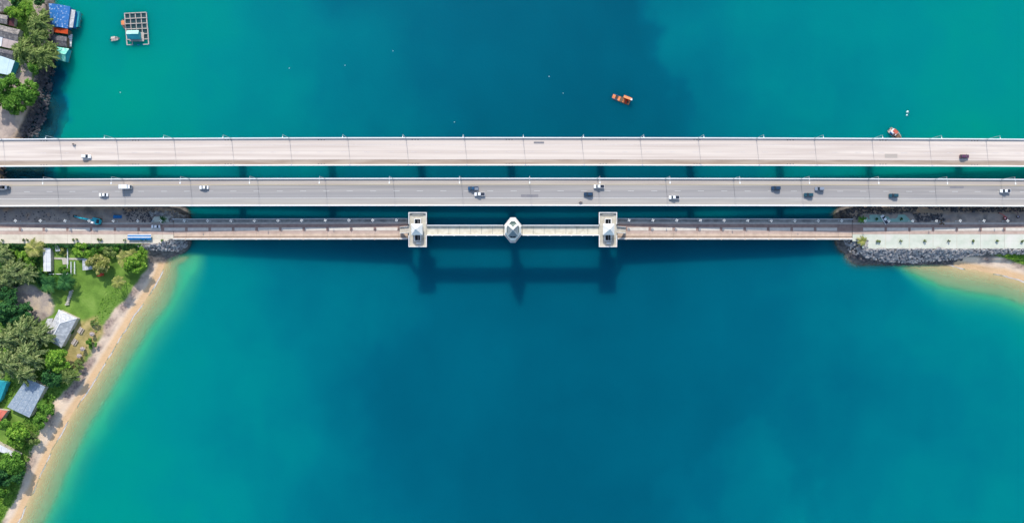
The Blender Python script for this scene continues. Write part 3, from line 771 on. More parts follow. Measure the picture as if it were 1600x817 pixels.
# --- towers
M['tower_white'] = mat('tower_white', lin(232, 231, 228), lin(216, 213, 207), 0.8, 0.6, col3=lin(196, 192, 184), s3=0.35)
M['tower_floor'] = mat('tower_floor', lin(190, 184, 168), lin(172, 166, 152), 0.5, 0.85, col3=lin(160, 152, 132), s3=0.3)
M['roof_white'] = mat('roof_white', lin(244, 240, 232), lin(230, 226, 218), 0.6, 0.5)
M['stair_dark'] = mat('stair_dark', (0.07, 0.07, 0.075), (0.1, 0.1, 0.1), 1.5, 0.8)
SCT = 332.3 / 350
def tower(label, pxc, mirror):
    x = (pxc - 800) / 3 * SCT; yc = (408.5 - 359.0) / 3 * SCT
    t = thing('stair_tower', label, 'tower', (x, yc, 0))
    zp = 18.0
    hx, hy = 4.45, 8.55      # half size of the platform
    # platform slab with two stair openings, built from strips
    ox = 1.35
    so = ((2.3, 5.1), (-5.3, -2.5))     # openings in y
    pf = MB()
    ys_cuts = [hy, so[0][1], so[0][0], so[1][1], so[1][0], -hy]
    for i in range(5):
        a, b = ys_cuts[i], ys_cuts[i + 1]
        if i in (1, 3):
            for s0, s1 in ((-hx, -ox), (ox, hx)): pf.box(((s0 + s1) / 2, (a + b) / 2, zp - 0.25), (s1 - s0, a - b, 0.5))
        else: pf.box((0, (a + b) / 2, zp - 0.25), (2 * hx, a - b, 0.5))
    ob('platform', pf.mesh('platform'), M['tower_floor'], t)
    for s in (-1, 1):
        ob('parapet_wall', MB().box((0, s * (hy - 0.16), zp + 0.55), (2 * hx, 0.32, 1.1)).mesh('parapet_wall'), M['tower_white'], t)
        for a, b in ((hy - 0.33, 2.75), (-2.75, -hy + 0.33)):
            ob('parapet_wall', MB().box((s * (hx - 0.16), (a + b) / 2, zp + 0.55), (0.32, abs(a - b), 1.1)).mesh('parapet_wall'), M['tower_white'], t)
    # legs down to the water
    for sx in (-1, 1):
        for sy in (-1, 1):
            ob('leg', MB().box((sx * (hx - 2.9), sy * (hy - 2.0), (zp - 0.5 - 6) / 2), (1.2, 1.9, zp - 0.5 + 6)).mesh('leg'), M['tower_white'], t)
    ob('wall_panel', MB().box((0, hy - 2.2, 9.5), (2 * hx - 6.2, 0.4, 13)).mesh('wall_panel'), M['tower_white'], t)
    ob('wall_panel', MB().box((0, -hy + 2.2, 9.5), (2 * hx - 6.2, 0.4, 13)).mesh('wall_panel'), M['tower_white'], t)
    ob('pile_cap', MB().box((0, 0.6, 0.2), (2 * hx - 4.6, 2 * hy - 3.6, 1.6)).mesh('pile_cap'), M['concrete_grey'], t)
    # stairs in the openings, low walls round them
    for (a, b), dirn in ((so[0], 1), (so[1], -1)):
        st = MB()
        for k in range(9):
            yy = (a if dirn > 0 else b) + dirn * (0.17 + k * 0.33)
            st.box((0, yy, zp - 0.6 - k * 0.3), (2 * ox - 0.1, 0.36, 0.3))
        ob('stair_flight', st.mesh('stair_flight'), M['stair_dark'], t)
        w = ob('stair_wall', MB().box((-ox - 0.15, (a + b) / 2, zp + 0.75), (0.26, b - a, 1.5)).mesh('stair_wall'), M['tower_white'], t)
        w = ob('stair_wall', MB().box((ox + 0.15, (a + b) / 2, zp + 0.75), (0.26, b - a, 1.5)).mesh('stair_wall'), M['tower_white'], t)
        e = b if dirn > 0 else a
        ob('stair_wall', MB().box((0, e + dirn * 0.15, zp + 0.75), (2 * ox + 0.56, 0.26, 1.5)).mesh('stair_wall'), M['tower_white'], t)
        ob('handrail', MB().bar((0.25, a + 0.1, zp + 0.9), (0.25, b - 0.1, zp + 0.9), 0.12).mesh('handrail'), M['steel_white'], t)
    # pyramid roof on four posts over the crossing
    ze, za, hr = zp + 3.2, zp + 8.2, 2.75
    ry = 0.0
    for i, (nm) in enumerate(['roof_face'] * 4):
        a0 = math.pi / 4 + i * math.pi / 2; a1 = a0 + math.pi / 2
        p0 = Vector((hr * math.copysign(1, math.cos(a0)), hr * math.copysign(1, math.sin(a0)), ze)); p1 = Vector((hr * math.copysign(1, math.cos(a1)), hr * math.copysign(1, math.sin(a1)), ze))
        ap = Vector((0, 0, za)); dn = Vector((0, 0, -0.18))
        f = MB().add([p0, p1, ap, p0 + dn, p1 + dn, ap + dn], [(0, 1, 2), (5, 4, 3), (0, 3, 4, 1), (1, 4, 5, 2), (2, 5, 3, 0)])
        ob('roof_face', f.mesh('roof_face'), M['roof_white'], t)
    ob('eave_beam', MB().box((0, 0, ze - 0.32), (2 * hr - 0.2, 2 * hr - 0.2, 0.26)).mesh('eave_beam'), M['tower_white'], t)
    for sx in (-1, 1):
        for sy in (-1, 1):
            ob('roof_post', MB().box((sx * 2.3, sy * 1.95, zp + 1.35), (0.4, 0.4, 2.7)).mesh('roof_post'), M['tower_white'], t)
    ob('finial', MB().lathe((0, 0, za), [(0.16, -0.3), (0.2, 0.1), (0.06, 0.4), (0.02, 1.3)], 8).mesh('finial'), M['roof_white'], t)
    # gable vents on the north and south ends
    ob('gable_step', MB().box((0, hy - 1.0, zp + 0.2), (5.6, 0.8, 0.4)).mesh('gable_step'), M['tower_floor'], t)
    ob('bench', MB().box((0.4, -hy + 1.9, zp + 0.25), (2.2, 0.6, 0.5)).mesh('bench'), M['tower_white'], t)
    # covered stair that leads down to the old deck
    x0_, x1_ = mirror * (hx + 0.02), mirror * (hx + 5.7); z1_ = 10.6
    def ramp(nm, y0_, y1_, ta, tb, m):
        ob(nm, MB().loft([[(x0_, y0_, zp + ta), (x0_, y1_, zp + ta), (x0_, y1_, zp + tb), (x0_, y0_, zp + tb)], [(x1_, y0_, z1_ + ta), (x1_, y1_, z1_ + ta), (x1_, y1_, z1_ + tb), (x1_, y0_, z1_ + tb)]]).mesh(nm), m, t)
    ramp('stair_soffit', -1.3, 1.5, -0.6, -0.3, M['tower_floor'])
    for k in range(20):
        u = (k + 0.5) / 20; ob('step', MB().box((x0_ + (x1_ - x0_) * u, 0.1, zp + (z1_ - zp) * u - 0.2), (0.3, 2.7, 0.3)).mesh('step'), M['tower_floor'] if k % 4 else M['kerb_grey'], t)
    for s in (-1, 1): ramp('stair_balustrade', 0.1 + s * 1.52 - 0.11, 0.1 + s * 1.52 + 0.11, -0.5, 0.75, M['tower_white'])
    ob('stair_support', MB().box((x1_ - mirror * 0.5, 0.1, 9.75), (0.7, 2.6, 0.9)).mesh('stair_support'), M['tower_white'], t)
    return t
tower('white stair tower with pyramid roof on the left side of the old bridge', 653, -1)
tower('white stair tower with pyramid roof on the right side of the old bridge', 949.5, 1)

# --- elevated walkways
M['walk_floor'] = mat('walk_floor', lin(206, 200, 182), lin(192, 184, 164), 0.5, 0.85, col3=lin(176, 168, 148), s3=0.25, coords='World')
def walkway(label, px0, px1, t0):
    x0, x1 = (px0 - 800) / 3 * SCT, (px1 - 800) / 3 * SCT
    yc = (408.5 - 360) / 3 * SCT; zp = 18.0
    t = thing('elevated_walkway', label, 'walkway', ((x0 + x1) / 2, yc, 0)); cx = (x0 + x1) / 2
    L_ = x1 - x0; n = 7; sp = L_ / n
    for k in range(n):
        ob('floor_slab', MB().box((x0 - cx + sp * (k + 0.5), 0, zp - 0.15), (sp - 0.12, 4.5, 0.3)).mesh('floor_slab'), M['walk_floor'], t)
    for s in (-1, 1):
        ob('parapet', MB().box((0, s * 2.42, zp + 0.25), (L_ - 0.02, 0.26, 1.7)).mesh('parapet'), M['tower_white'], t)
        ob('coping', MB().box((0, s * 2.42, zp + 1.15), (L_ - 0.02, 0.36, 0.1)).mesh('coping'), M['white_paint'], t)
        ob('truss_girder', MB().box((0, s * 2.0, zp - 0.85), (L_ - 0.02, 0.4, 1.1)).mesh('truss_girder'), M['concrete_grey'], t)
    for k in range(n):
        x = x0 - cx + sp * (k + 0.5) + t0
        ob('parapet_post', MB().box((x, -2.62, zp + 0.3), (0.45, 0.3, 1.9)).mesh('parapet_post'), M['tower_white'], t)
        ob('parapet_post', MB().box((x, 2.22, zp + 0.55), (0.3, 0.16, 1.1)).mesh('parapet_post'), M['tower_floor'], t)
    return t
walkway('white elevated walkway between the left stair tower and the central pavilion', 667.2, 786.5, 0)
walkway('white elevated walkway between the central pavilion and the right stair tower', 816.2, 935.3, 0)

# --- central pavilion
def pavilion():
    sc = SCT; yc = (408.5 - 359.7) / 3 * sc
    t = thing('bridge_pavilion', 'eight-sided white viewing pavilion at the middle of the elevated walkway', 'pavilion', ((801.4 - 800) / 3 * sc, yc, 0))
    zp = 18.0; hx, hy = 4.6, 6.2; cx_, cy_ = 1.25, 2.0
    octo = lambda k: [(hx * k, -cy_ * k), (hx * k, cy_ * k), (cx_ * k, hy * k), (-cx_ * k, hy * k), (-hx * k, cy_ * k), (-hx * k, -cy_ * k), (-cx_ * k, -hy * k), (cx_ * k, -hy * k)]
    ob('platform', MB().prism(octo(0.99), zp - 0.8, zp).mesh('platform'), M['walk_floor'], t)
    o8 = octo(1.0); i8 = octo(0.92)
    for k in range(8):
        if k in (0, 4): continue
        q = MB().prism([o8[k], o8[(k + 1) % 8], i8[(k + 1) % 8], i8[k]], zp + 0.003, zp + 1.15)
        ob('parapet_wall', q.mesh('parapet_wall'), M['tower_white'], t)
    # ring roof (white eave) then the spire roof with its four faces and skylights
    e8 = octo(0.87); r8 = octo(0.66); ze = zp + 3.0
    for k in range(8):
        q = MB().add([(e8[k][0], e8[k][1], ze), (e8[(k + 1) % 8][0], e8[(k + 1) % 8][1], ze), (r8[(k + 1) % 8][0], r8[(k + 1) % 8][1], ze + 2.6), (r8[k][0], r8[k][1], ze + 2.6),
                      (e8[k][0], e8[k][1], ze - 0.15), (e8[(k + 1) % 8][0], e8[(k + 1) % 8][1], ze - 0.15), (r8[(k + 1) % 8][0], r8[(k + 1) % 8][1], ze + 2.4), (r8[k][0], r8[k][1], ze + 2.4)],
                     [(0, 1, 2, 3), (7, 6, 5, 4), (0, 4, 5, 1), (1, 5, 6, 2), (2, 6, 7, 3), (3, 7, 4, 0)])
        ob('eave_panel', q.mesh('eave_panel'), M['roof_white'], t)
    flat = MB().prism(octo(0.655), ze + 2.05, ze + 2.3); ob('flat_roof', flat.mesh('flat_roof'), M['roof_green'], t)
    # spire
    za = zp + 12.8; zb_ = ze + 2.31; hr, hyr = 2.7, 2.9; y0 = -0.35
    cs = [(-hr, hyr + y0), (hr, hyr + y0), (hr, -hyr + y0), (-hr, -hyr + y0)]
    for k in range(4):
        a = Vector((cs[k][0], cs[k][1], zb_)); b = Vector((cs[(k + 1) % 4][0], cs[(k + 1) % 4][1], zb_)); ap = Vector((0, y0, za)); d = Vector((0, 0, -0.25))
        q = MB().add([a, b, ap, a + d * 0.5, b + d * 0.5, ap + d], [(0, 1, 2), (5, 4, 3), (0, 3, 4, 1), (1, 4, 5, 2), (2, 5, 3, 0)])
        ob('spire_face', q.mesh('spire_face'), M['roof_white'] if k == 0 else M['roof_grey'], t)  # north face white, the rest grey: sunlit side put into the colours
        if k == 0:
            nrm = (b - a).cross(ap - a).normalized()
            if nrm.y < 0: nrm = -nrm
            m0 = a.lerp(b, 0.24).lerp(ap, 0.05) + nrm * 0.04; m1 = a.lerp(b, 0.76).lerp(ap, 0.05) + nrm * 0.04; m2 = a.lerp(b, 0.5).lerp(ap, 0.5) + nrm * 0.04
            ob('skylight', MB().add([m0, m1, m2, m0 - nrm * 0.03, m1 - nrm * 0.03, m2 - nrm * 0.03], [(0, 1, 2), (5, 4, 3), (0, 3, 4, 1), (1, 4, 5, 2), (2, 5, 3, 0)]).mesh('skylight'), M['roof_green'], t)
    for k in range(4):
        a = Vector((cs[k][0], cs[k][1], zb_ + 0.05)); ob('hip_rib', MB().bar(a, (0, y0, za + 0.03), 0.22).mesh('hip_rib'), M['roof_white'], t)
    for k in (-1, 1):
        ob('roof_window', MB().box((k * 1.0, -3.55, ze + 2.36), (1.3, 0.7, 0.2)).mesh('roof_window'), M['glass_dark'], t)
    for k in range(8):
        ob('column', MB().tube((e8[k][0] * 0.93, e8[k][1] * 0.93, zp), (e8[k][0] * 0.93, e8[k][1] * 0.93, ze - 0.2), 0.2, 0.2, 8).mesh('column'), M['tower_white'], t)
    ob('finial', MB().lathe((0, y0, za), [(0.12, -0.3), (0.16, 0.1), (0.03, 1.2)], 8).mesh('finial'), M['roof_white'], t)
    ob('shaft', MB().prism([(x * 0.45, y * 0.5) for x, y in octo(1)], 1.2, zp - 0.81).mesh('shaft'), M['tower_white'], t)
    ob('pile_cap', MB().prism(octo(0.75), -2, 1.19).mesh('pile_cap'), M['concrete_grey'], t)
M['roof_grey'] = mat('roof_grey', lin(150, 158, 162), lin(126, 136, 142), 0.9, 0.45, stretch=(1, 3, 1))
M['roof_green'] = mat('roof_green', lin(96, 118, 112), lin(70, 90, 88), 1.2, 0.45)
pavilion()
#@@PART3
# ------------------------------------------------------------------ vegetation
def gz(x, y):
    return float(terrain_fields(np.array([float(x)]), np.array([float(y)]))[3][0])

def leaf_mesh(name, pts, nrm, size, aspect=1.0, dirs=None, jitter=0.35):
    """one small four-cornered leaf clump per point"""
    n = len(pts); r = rng
    nrm = nrm + r.normal(0, jitter, nrm.shape); nrm /= np.linalg.norm(nrm, axis=1)[:, None] + 1e-9
    d = dirs if dirs is not None else r.normal(0, 1, (n, 3))
    u = np.cross(nrm, d); u /= np.linalg.norm(u, axis=1)[:, None] + 1e-9
    v = np.cross(u, nrm)
    s = size * r.uniform(0.6, 1.35, n)[:, None]
    a = pts - v * s * aspect; b = pts + u * s * 0.62 + v * s * 0.1 * aspect; c = pts + v * s * aspect; e = pts - u * s * 0.62 + v * s * 0.1 * aspect
    co = np.stack([a, b, c, e], 1).reshape(-1, 3).astype(np.float32)
    me = bpy.data.meshes.new(name)
    me.vertices.add(4 * n); me.vertices.foreach_set('co', co.ravel())
    me.loops.add(4 * n); me.loops.foreach_set('vertex_index', np.arange(4 * n, dtype=np.int32))
    me.polygons.add(n); me.polygons.foreach_set('loop_start', np.arange(0, 4 * n, 4, dtype=np.int32))
    me.update(); me.validate()
    at = me.attributes.new('leaf', 'FLOAT', 'POINT'); at.data.foreach_set('value', np.repeat(r.random(n), 4).astype(np.float32))
    me.materials.append(None)
    return me

def crown_mesh(kind, seed):
    """unit crown: radius about 1, sits around the origin"""
    r = np.random.default_rng(seed)
    P_, N_, D_ = [], [], []
    if kind == 'feather':
        for k in range(46):              # long drooping sprays, each a branch thick with needles
            a = r.uniform(0, 2 * np.pi); ln_ = r.uniform(0.45, 1.12); z0 = r.uniform(-0.1, 0.75) * (1.25 - ln_); m = int(95 * ln_)
            u = r.uniform(0.12, 1, m); q = u * ln_
            bend = a + r.uniform(-0.5, 0.5) * u
            w = 0.10 * (1.15 - u)
            p = np.stack([q * np.cos(bend), q * np.sin(bend), z0 + 0.30 * u - 0.42 * u * u], 1) + r.normal(0, 1, (m, 3)) * w[:, None] * np.array([1, 1, 0.6])
            d = np.stack([np.cos(bend), np.sin(bend), -0.35 * u], 1) + r.normal(0, 0.35, (m, 3))
            P_.append(p); N_.append(np.tile([[0, 0, 1.0]], (m, 1)) + 0.4 * d); D_.append(d)
        return leaf_mesh('crown', np.concatenate(P_), np.concatenate(N_), 0.062, 2.6, np.concatenate(D_), 0.45)
    nl = {'broad': 24, 'shrub': 12}[kind]
    for k in range(nl):
        a = r.uniform(0, 2 * np.pi); q = np.sqrt(r.uniform(0, 1)) * 0.86
        rad = r.uniform(0.16, 0.36) * (1.15 - 0.45 * q)
        z = (1 - q * q) * r.uniform(0.1, 0.85) - 0.2
        m = int({'broad': 900, 'shrub': 700}[kind] * rad ** 1.4)
        d = r.normal(0, 1, (m, 3)); d /= np.linalg.norm(d, axis=1)[:, None]; d[:, 2] = np.abs(d[:, 2]) * 0.95 - 0.2
        rr = rad * (0.5 + 0.75 * r.random(m) ** 0.6)
        P_.append(d * rr[:, None] * np.array([1, 1, 0.8]) + np.array([q * np.cos(a), q * np.sin(a), z])); N_.append(d * 0.75 + np.array([0, 0, 0.5]))
    return leaf_mesh('crown', np.concatenate(P_), np.concatenate(N_), 0.075 if kind == 'broad' else 0.11, 1.2, None, 0.5)

def trunk_mesh(seed):
    r = random.Random(seed); m = MB()
    m.tube((0, 0, -1.2), (0.03, 0.02, -0.1), 0.075, 0.05, 7)
    for k in range(6):
        a = k * 1.05 + r.uniform(-.3, .3)
        m.tube((0.03, 0.02, -0.25 + 0.03 * k), (0.55 * math.cos(a), 0.55 * math.sin(a), 0.15 + r.uniform(0, 0.2)), 0.035, 0.012, 5)
    return m.mesh('trunk')

CR = {k: [crown_mesh(k, 100 + 10 * i + j) for j in range(4)] for i, k in enumerate(('broad', 'feather', 'shrub'))}
TR = [trunk_mesh(k) for k in range(3)]
M['bark'] = mat('bark', (0.10, 0.075, 0.05), (0.16, 0.12, 0.09), 3.0, 0.9)
F = {'bright': foliage('leaf_bright', (0.05, 0.14, 0.015), (0.15, 0.33, 0.03), (0.32, 0.50, 0.07)),
     'olive': foliage('leaf_olive', (0.06, 0.11, 0.025), (0.16, 0.24, 0.06), (0.33, 0.40, 0.13)),
     'grey': foliage('leaf_greygreen', (0.06, 0.11, 0.035), (0.18, 0.25, 0.08), (0.40, 0.46, 0.19)),
     'dark': foliage('leaf_dark', (0.012, 0.06, 0.022), (0.03, 0.12, 0.035), (0.08, 0.22, 0.055)),
     'yellow': foliage('leaf_yellow', (0.14, 0.18, 0.035), (0.30, 0.33, 0.08), (0.50, 0.47, 0.17)),
     'mid': foliage('leaf_mid', (0.03, 0.10, 0.015), (0.09, 0.23, 0.025), (0.21, 0.40, 0.06))}

def tree(px, py, rpx, kind, col, hgt, label, name=None, group=None):
    """crown centre at photograph position px,py, radius rpx, crown centre height hgt above ground"""
    c = W(px, py, 2.0 + hgt)
    g = gz(c.x, c.y)
    rad = rpx / 3.0 * 0.97
    nm = name or {'broad': 'leafy_tree', 'feather': 'casuarina_tree', 'shrub': 'shrub'}[kind]
    t = thing(nm, label, 'shrub' if kind == 'shrub' else 'tree', (c.x, c.y, g), random.uniform(0, 6.28), group)
    hz = max(0.3, 2.0 + hgt - g)
    k = random.randrange(4)
    zs = rad * (0.95 if kind != 'shrub' else 0.8)
    ob('crown', CR[kind][k], F[col], t, (0, 0, hz), 0, (rad * 1.12, rad * 1.12, zs))
    ob('trunk', TR[random.randrange(3)], M['bark'], t, (0, 0, hz), 0, (rad, rad, hz / 1.15))
    return t

T = tree
# north-west shore
T(18, 20, 10, 'broad', 'bright', 5, 'bright green tree over the grey roofs at the top left corner')
T(40, 15, 12, 'broad', 'bright', 5.5, 'bright green tree beside the sandy lane at the top left')
T(34, 30, 7, 'broad', 'bright', 4, 'small bright green tree south of the other bright ones, by the maroon roof')
T(63, 36, 18, 'feather', 'olive', 6, 'feathery olive tree touching the blue roof on its west side')
T(61, 58, 16, 'feather', 'olive', 6, 'feathery olive tree west of the small orange roof')
T(40, 80, 19, 'feather', 'olive', 6.5, 'large feathery olive tree beside the pale sheet roofs')
T(66, 88, 20, 'feather', 'olive', 6.5, 'large feathery olive tree west of the teal roofed shed')
T(82, 76, 10, 'feather', 'olive', 5, 'small olive tree leaning against the teal roofed shed')
T(55, 104, 11, 'broad', 'mid', 5, 'green tree at the south end of the olive tree row, by the rocks')
T(16, 138, 20, 'broad', 'mid', 5.5, 'spreading green tree below the white and turquoise roof')
T(45, 145, 18, 'broad', 'mid', 5.5, 'spreading green tree at the edge of the dark shore rocks')
T(22, 162, 17, 'broad', 'mid', 5, 'spreading green tree on the south side of the grove above the northern bridge')
T(2, 160, 13, 'broad', 'mid', 5, 'green tree cut by the left edge above the northern bridge')
T(62, 2, 8, 'broad', 'dark', 4, 'dark tree at the top edge beside the lane')
T(26, 4, 9, 'broad', 'dark', 3.5, 'dark tree at the top edge between the grey roofs')
# park below the old causeway
T(5, 398, 16, 'feather', 'grey', 6, 'grey green casuarina at the left edge under the causeway')
T(20, 424, 19, 'feather', 'grey', 6, 'wide grey green casuarina north of the bare earth yard')
T(41, 428, 14, 'feather', 'grey', 5.5, 'grey green casuarina touching the north side of the bare earth yard')
T(4, 440, 16, 'feather', 'grey', 5.5, 'grey green casuarina cut by the left edge beside the bare earth yard')
T(8, 462, 18, 'broad', 'dark', 5, 'dark green tree west of the bare earth yard')
T(34, 402, 12, 'shrub', 'bright', 2, 'bright green bush west of the white shed')
T(50, 412, 11, 'shrub', 'mid', 2, 'green bush close to the west wall of the white shed')
T(20, 388, 8, 'shrub', 'mid', 2, 'green bush on the causeway bank near the left edge')
T(60, 428, 9, 'shrub', 'dark', 2, 'dark bush south of the white shed')
T(130, 393, 15, 'shrub', 'bright', 2, 'large light green bush between the fence and the causeway')
T(150, 390, 12, 'shrub', 'mid', 2, 'green bush under the causeway east of the large light green bush')
T(100, 392, 7, 'shrub', 'yellow', 1.4, 'yellow green bush inside the white fence')
T(100, 420, 8, 'shrub', 'mid', 1.2, 'low green bush in the south corner of the white fence')
T(153, 414, 16, 'broad', 'yellow', 4.5, 'round yellowish tree beside the small pale pavilion')
T(209, 411, 16, 'broad', 'bright', 5, 'vivid green round tree at the head of the beach')
T(219, 397, 10, 'broad', 'bright', 4, 'light green tree by the rocks at the head of the beach')
T(172, 394, 10, 'shrub', 'olive', 2, 'olive bush north of the lawn')
T(186, 390, 9, 'shrub', 'mid', 1.8, 'green bush near the rocks north of the lawn')
T(14, 487, 21, 'broad', 'dark', 5.5, 'large dark green tree west of the grey pavilion')
T(40, 486, 13, 'broad', 'dark', 4.5, 'smaller dark green tree at the south side of the bare earth yard')
T(42, 516, 21, 'feather', 'grey', 7.5, 'casuarina touching the west corner of the grey pavilion roof')
T(15, 528, 20, 'feather', 'grey', 7.5, 'casuarina at the left edge in the large grove')
T(64, 524, 17, 'feather', 'grey', 7, 'casuarina beside the grey pavilion in the large grove')
T(48, 553, 22, 'feather', 'grey', 7.5, 'casuarina in the middle of the large grove')
T(14, 566, 22, 'feather', 'grey', 7.5, 'casuarina on the left side of the grove, north of the blue wall')
T(40, 583, 16, 'feather', 'grey', 7, 'casuarina hanging over the blue grey roof')
T(89, 562, 18, 'broad', 'bright', 5, 'bright green tree directly south of the grey pavilion')
T(82, 588, 16, 'broad', 'dark', 4.5, 'dark tree east of the blue grey roof')
T(108, 586, 14, 'feather', 'olive', 4, 'olive tree at the beach edge east of the dark tree')
T(76, 640, 10, 'broad', 'mid', 3.5, 'green tree between the blue grey roof and the beach')
T(64, 656, 12, 'broad', 'mid', 3.5, 'green tree at the beach south of the blue grey roof')
T(28, 678, 17, 'broad', 'bright', 4, 'round bright green tree east of the red roof')
T(8, 663, 9, 'broad', 'mid', 3.5, 'green tree under the red roof at the left edge')
T(52, 686, 11, 'shrub', 'olive', 2, 'olive bush at the beach north of the white roofed house')
T(20, 724, 18, 'broad', 'mid', 5, 'green tree directly below the white roofed house')
T(4, 742, 17, 'broad', 'dark', 5, 'dark green tree at the left edge near the bottom')
T(26, 742, 12, 'broad', 'dark', 4, 'dark tree by the grey sand near the bottom')
T(3, 766, 12, 'broad', 'mid', 3.5, 'green tree at the left edge above the last lawn')
T(148, 505, 6, 'shrub', 'olive', 1.0, 'small dry bush on the lawn edge north of the parasol tables')
T(143, 536, 8, 'shrub', 'mid', 1.0, 'small green bush beside the beach parasol tables')
T(124, 570, 8, 'shrub', 'olive', 1.2, 'olive bush at the beach east of the bright green tree')
T(108, 516, 6, 'shrub', 'mid', 1.0, 'small bush at the north corner of the grey pavilion')

# palms: every frond is a part
M['palm_bark'] = mat('palm_bark', (0.22, 0.18, 0.13), (0.30, 0.25, 0.19), 4.0, 0.9)
def frond_mesh(seed):
    r = random.Random(seed); m = MB(); n = 9; prev = None
    pts = []
    for i in range(n + 1):
        t = i / n; pts.append(Vector((t * 1.0 * (1 - 0.12 * t), 0, 0.30 * t - 0.55 * t * t)))
    for i in range(n):
        m.bar(pts[i], pts[i + 1], 0.016 * (1 - 0.6 * i / n))
    for i in range(1, n + 1):
        t = i / n; ll = 0.26 * math.sin(math.pi * min(1, 0.15 + 0.8 * t)) + 0.05
        for s in (-1, 1):
            a = pts[i - 1] * 0.3 + pts[i] * 0.7; b = a + Vector((ll * 0.55, s * ll, -0.06 - 0.1 * r.random()))
            w = Vector((0.045, -s * 0.012, 0.004))
            m.add([a - w, a + w, b + w * 0.2, b - w * 0.2], [(0, 1, 2, 3)])
    me = m.mesh('frond')
    at = me.attributes.new('leaf', 'FLOAT', 'POINT'); at.data.foreach_set('value', [r.random() * 0.4 + 0.3] * len(me.vertices))
    return me
FR = [frond_mesh(k) for k in range(4)]
def palm(px, py, rpx, h, col, label, n=15, name='palm_tree', z0=2.0):
    c = W(px, py, z0 + h); g = gz(c.x, c.y) if z0 < 4 else z0
    t = thing(name, label, 'palm', (c.x, c.y, g), random.uniform(0, 6))
    rad = rpx / 3.0
    hz = z0 + h - g
    ob('trunk', MB().tube((0.4, 0.2, -0.3), (0.12, 0.06, hz * 0.5), 0.22, 0.17, 8).tube((0.12, 0.06, hz * 0.5), (0, 0, hz), 0.17, 0.14, 8).mesh('trunk'), M['palm_bark'], t)
    for k in range(n):
        a = 2.4 * k + random.uniform(-.2, .2); lift = 0.45 - 0.75 * k / n
        ob('frond', FR[k % 4], F[col], t, (0, 0, hz), 0, rad * random.uniform(0.85, 1.1), (0, -lift, a))
    return t
palm(53, 388, 17, 5, 'yellow', 'yellow green palm north of the bushes beside the white shed')
palm(76, 443, 16, 5, 'dark', 'dark palm directly south of the white shed', 17)
palm(102, 440, 16, 5, 'dark', 'dark palm south of the white fence, nearest the lawn', 17)
palm(88, 438, 12, 4, 'mid', 'smaller green palm between the two dark palms', 13)
palm(194, 404, 15, 6, 'yellow', 'yellow palm leaning over the vivid green tree by the beach')
palm(206, 398, 11, 6.5, 'yellow', 'small yellow palm closest to the rocks at the head of the beach')
palm(184, 441, 12, 7, 'yellow', 'lone tall yellow palm at the sandy edge of the lawn')
palm(64, 632, 10, 3, 'mid', 'low palm against the east wall of the blue grey roof', 11)
palm(1347, 376, 9, 2.0, 'yellow', 'yellow green palm at the corner of the pale green plaza', 13, z0=ZC)
palm(1347, 343, 7, 2.0, 'mid', 'shaded palm at the left end of the shaded plaza under the middle bridge', 11, z0=ZC)
palm(254.5, 342.5, 6.5, 1.8, 'dark', 'dark palm on the pale paving at the tip of the left causeway', 11, z0=ZC)

# potted shrubs on the plazas
def pot_shrub(px, py, rpx, label, col='olive'):
    c = W(px, py, ZC + 0.5)
    t = thing('planter_shrub', label, 'shrub', (c.x, c.y, ZC + 0.05), random.uniform(0, 6), 'planter shrubs on the causeway paving')
    ob('pot', MB().lathe((0, 0, 0), [(0.28, 0), (0.42, 0.35), (0.40, 0.36), (0.05, 0.33)], 10).mesh('pot'), M['concrete_grey'], t)
    ob('crown', CR['shrub'][random.randrange(3)], F[col], t, (0, 0, 0.75), 0, rpx / 3.0)
for i, px in enumerate([4.5, 37.5, 43, 115, 120.5, 154, 158.5, 195, 222, 229, 254]):
    pot_shrub(px, 375 + random.uniform(-.6, .6), 2.3, 'small planter shrub, %s from the left on the cream plaza of the left causeway' % ORD[i], 'mid' if px > 190 else 'olive')
for i, px in enumerate([1370, 1374, 1407, 1445, 1482, 1520, 1558, 1597]):
    pot_shrub(px, 376.8, 2.4, 'small planter shrub, %s from the left on the pale green plaza' % ORD[i], 'olive')
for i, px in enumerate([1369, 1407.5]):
    pot_shrub(px, 342.5, 2.6, 'small planter shrub in shade, %s from the left on the shaded plaza' % ORD[i], 'dark')

# ground cover nobody could count
def scatter_cover(name, label, cat, polys, n, zt, size, col, seed):
    r = np.random.default_rng(seed); out = []
    for poly, cnt in zip(polys, n):
        pp = np.array(P(poly, 2)); lo = pp.min(0); hi = pp.max(0)
        q = r.uniform(lo, hi, (cnt * 3, 2)); ins = seg_sd(q[:, 0], q[:, 1], [tuple(a) for a in pp]) > 0
        q = q[ins][:cnt]; out.append(q)
    q = np.concatenate(out)
    clump = fbm(q[:, 0], q[:, 1], 3.0, seed)
    h = terrain_fields(q[:, 0], q[:, 1])[3]
    p = np.column_stack([q, h + r.random(len(q)) * zt * np.clip((clump - 0.3) * 3, 0.05, 1)])
    me = leaf_mesh(name, p, np.tile([[0, 0, 1.0]], (len(p), 1)), size, 1.2, None, 0.6)
    o = ob(name, me, F[col]); return tag(o, label, cat, kind='stuff')
scatter_cover('bank_undergrowth', 'dark green undergrowth on the bank below the left causeway', 'undergrowth', [[(-20, 381), (225, 381), (222, 392), (180, 391), (120, 388), (-20, 396)], [(-20, 396), (64, 392), (64, 432), (-20, 470)], [(60, 424), (110, 428), (112, 452), (60, 448)]], [2600, 2600, 1300], 1.6, 0.38, 'dark', 5)
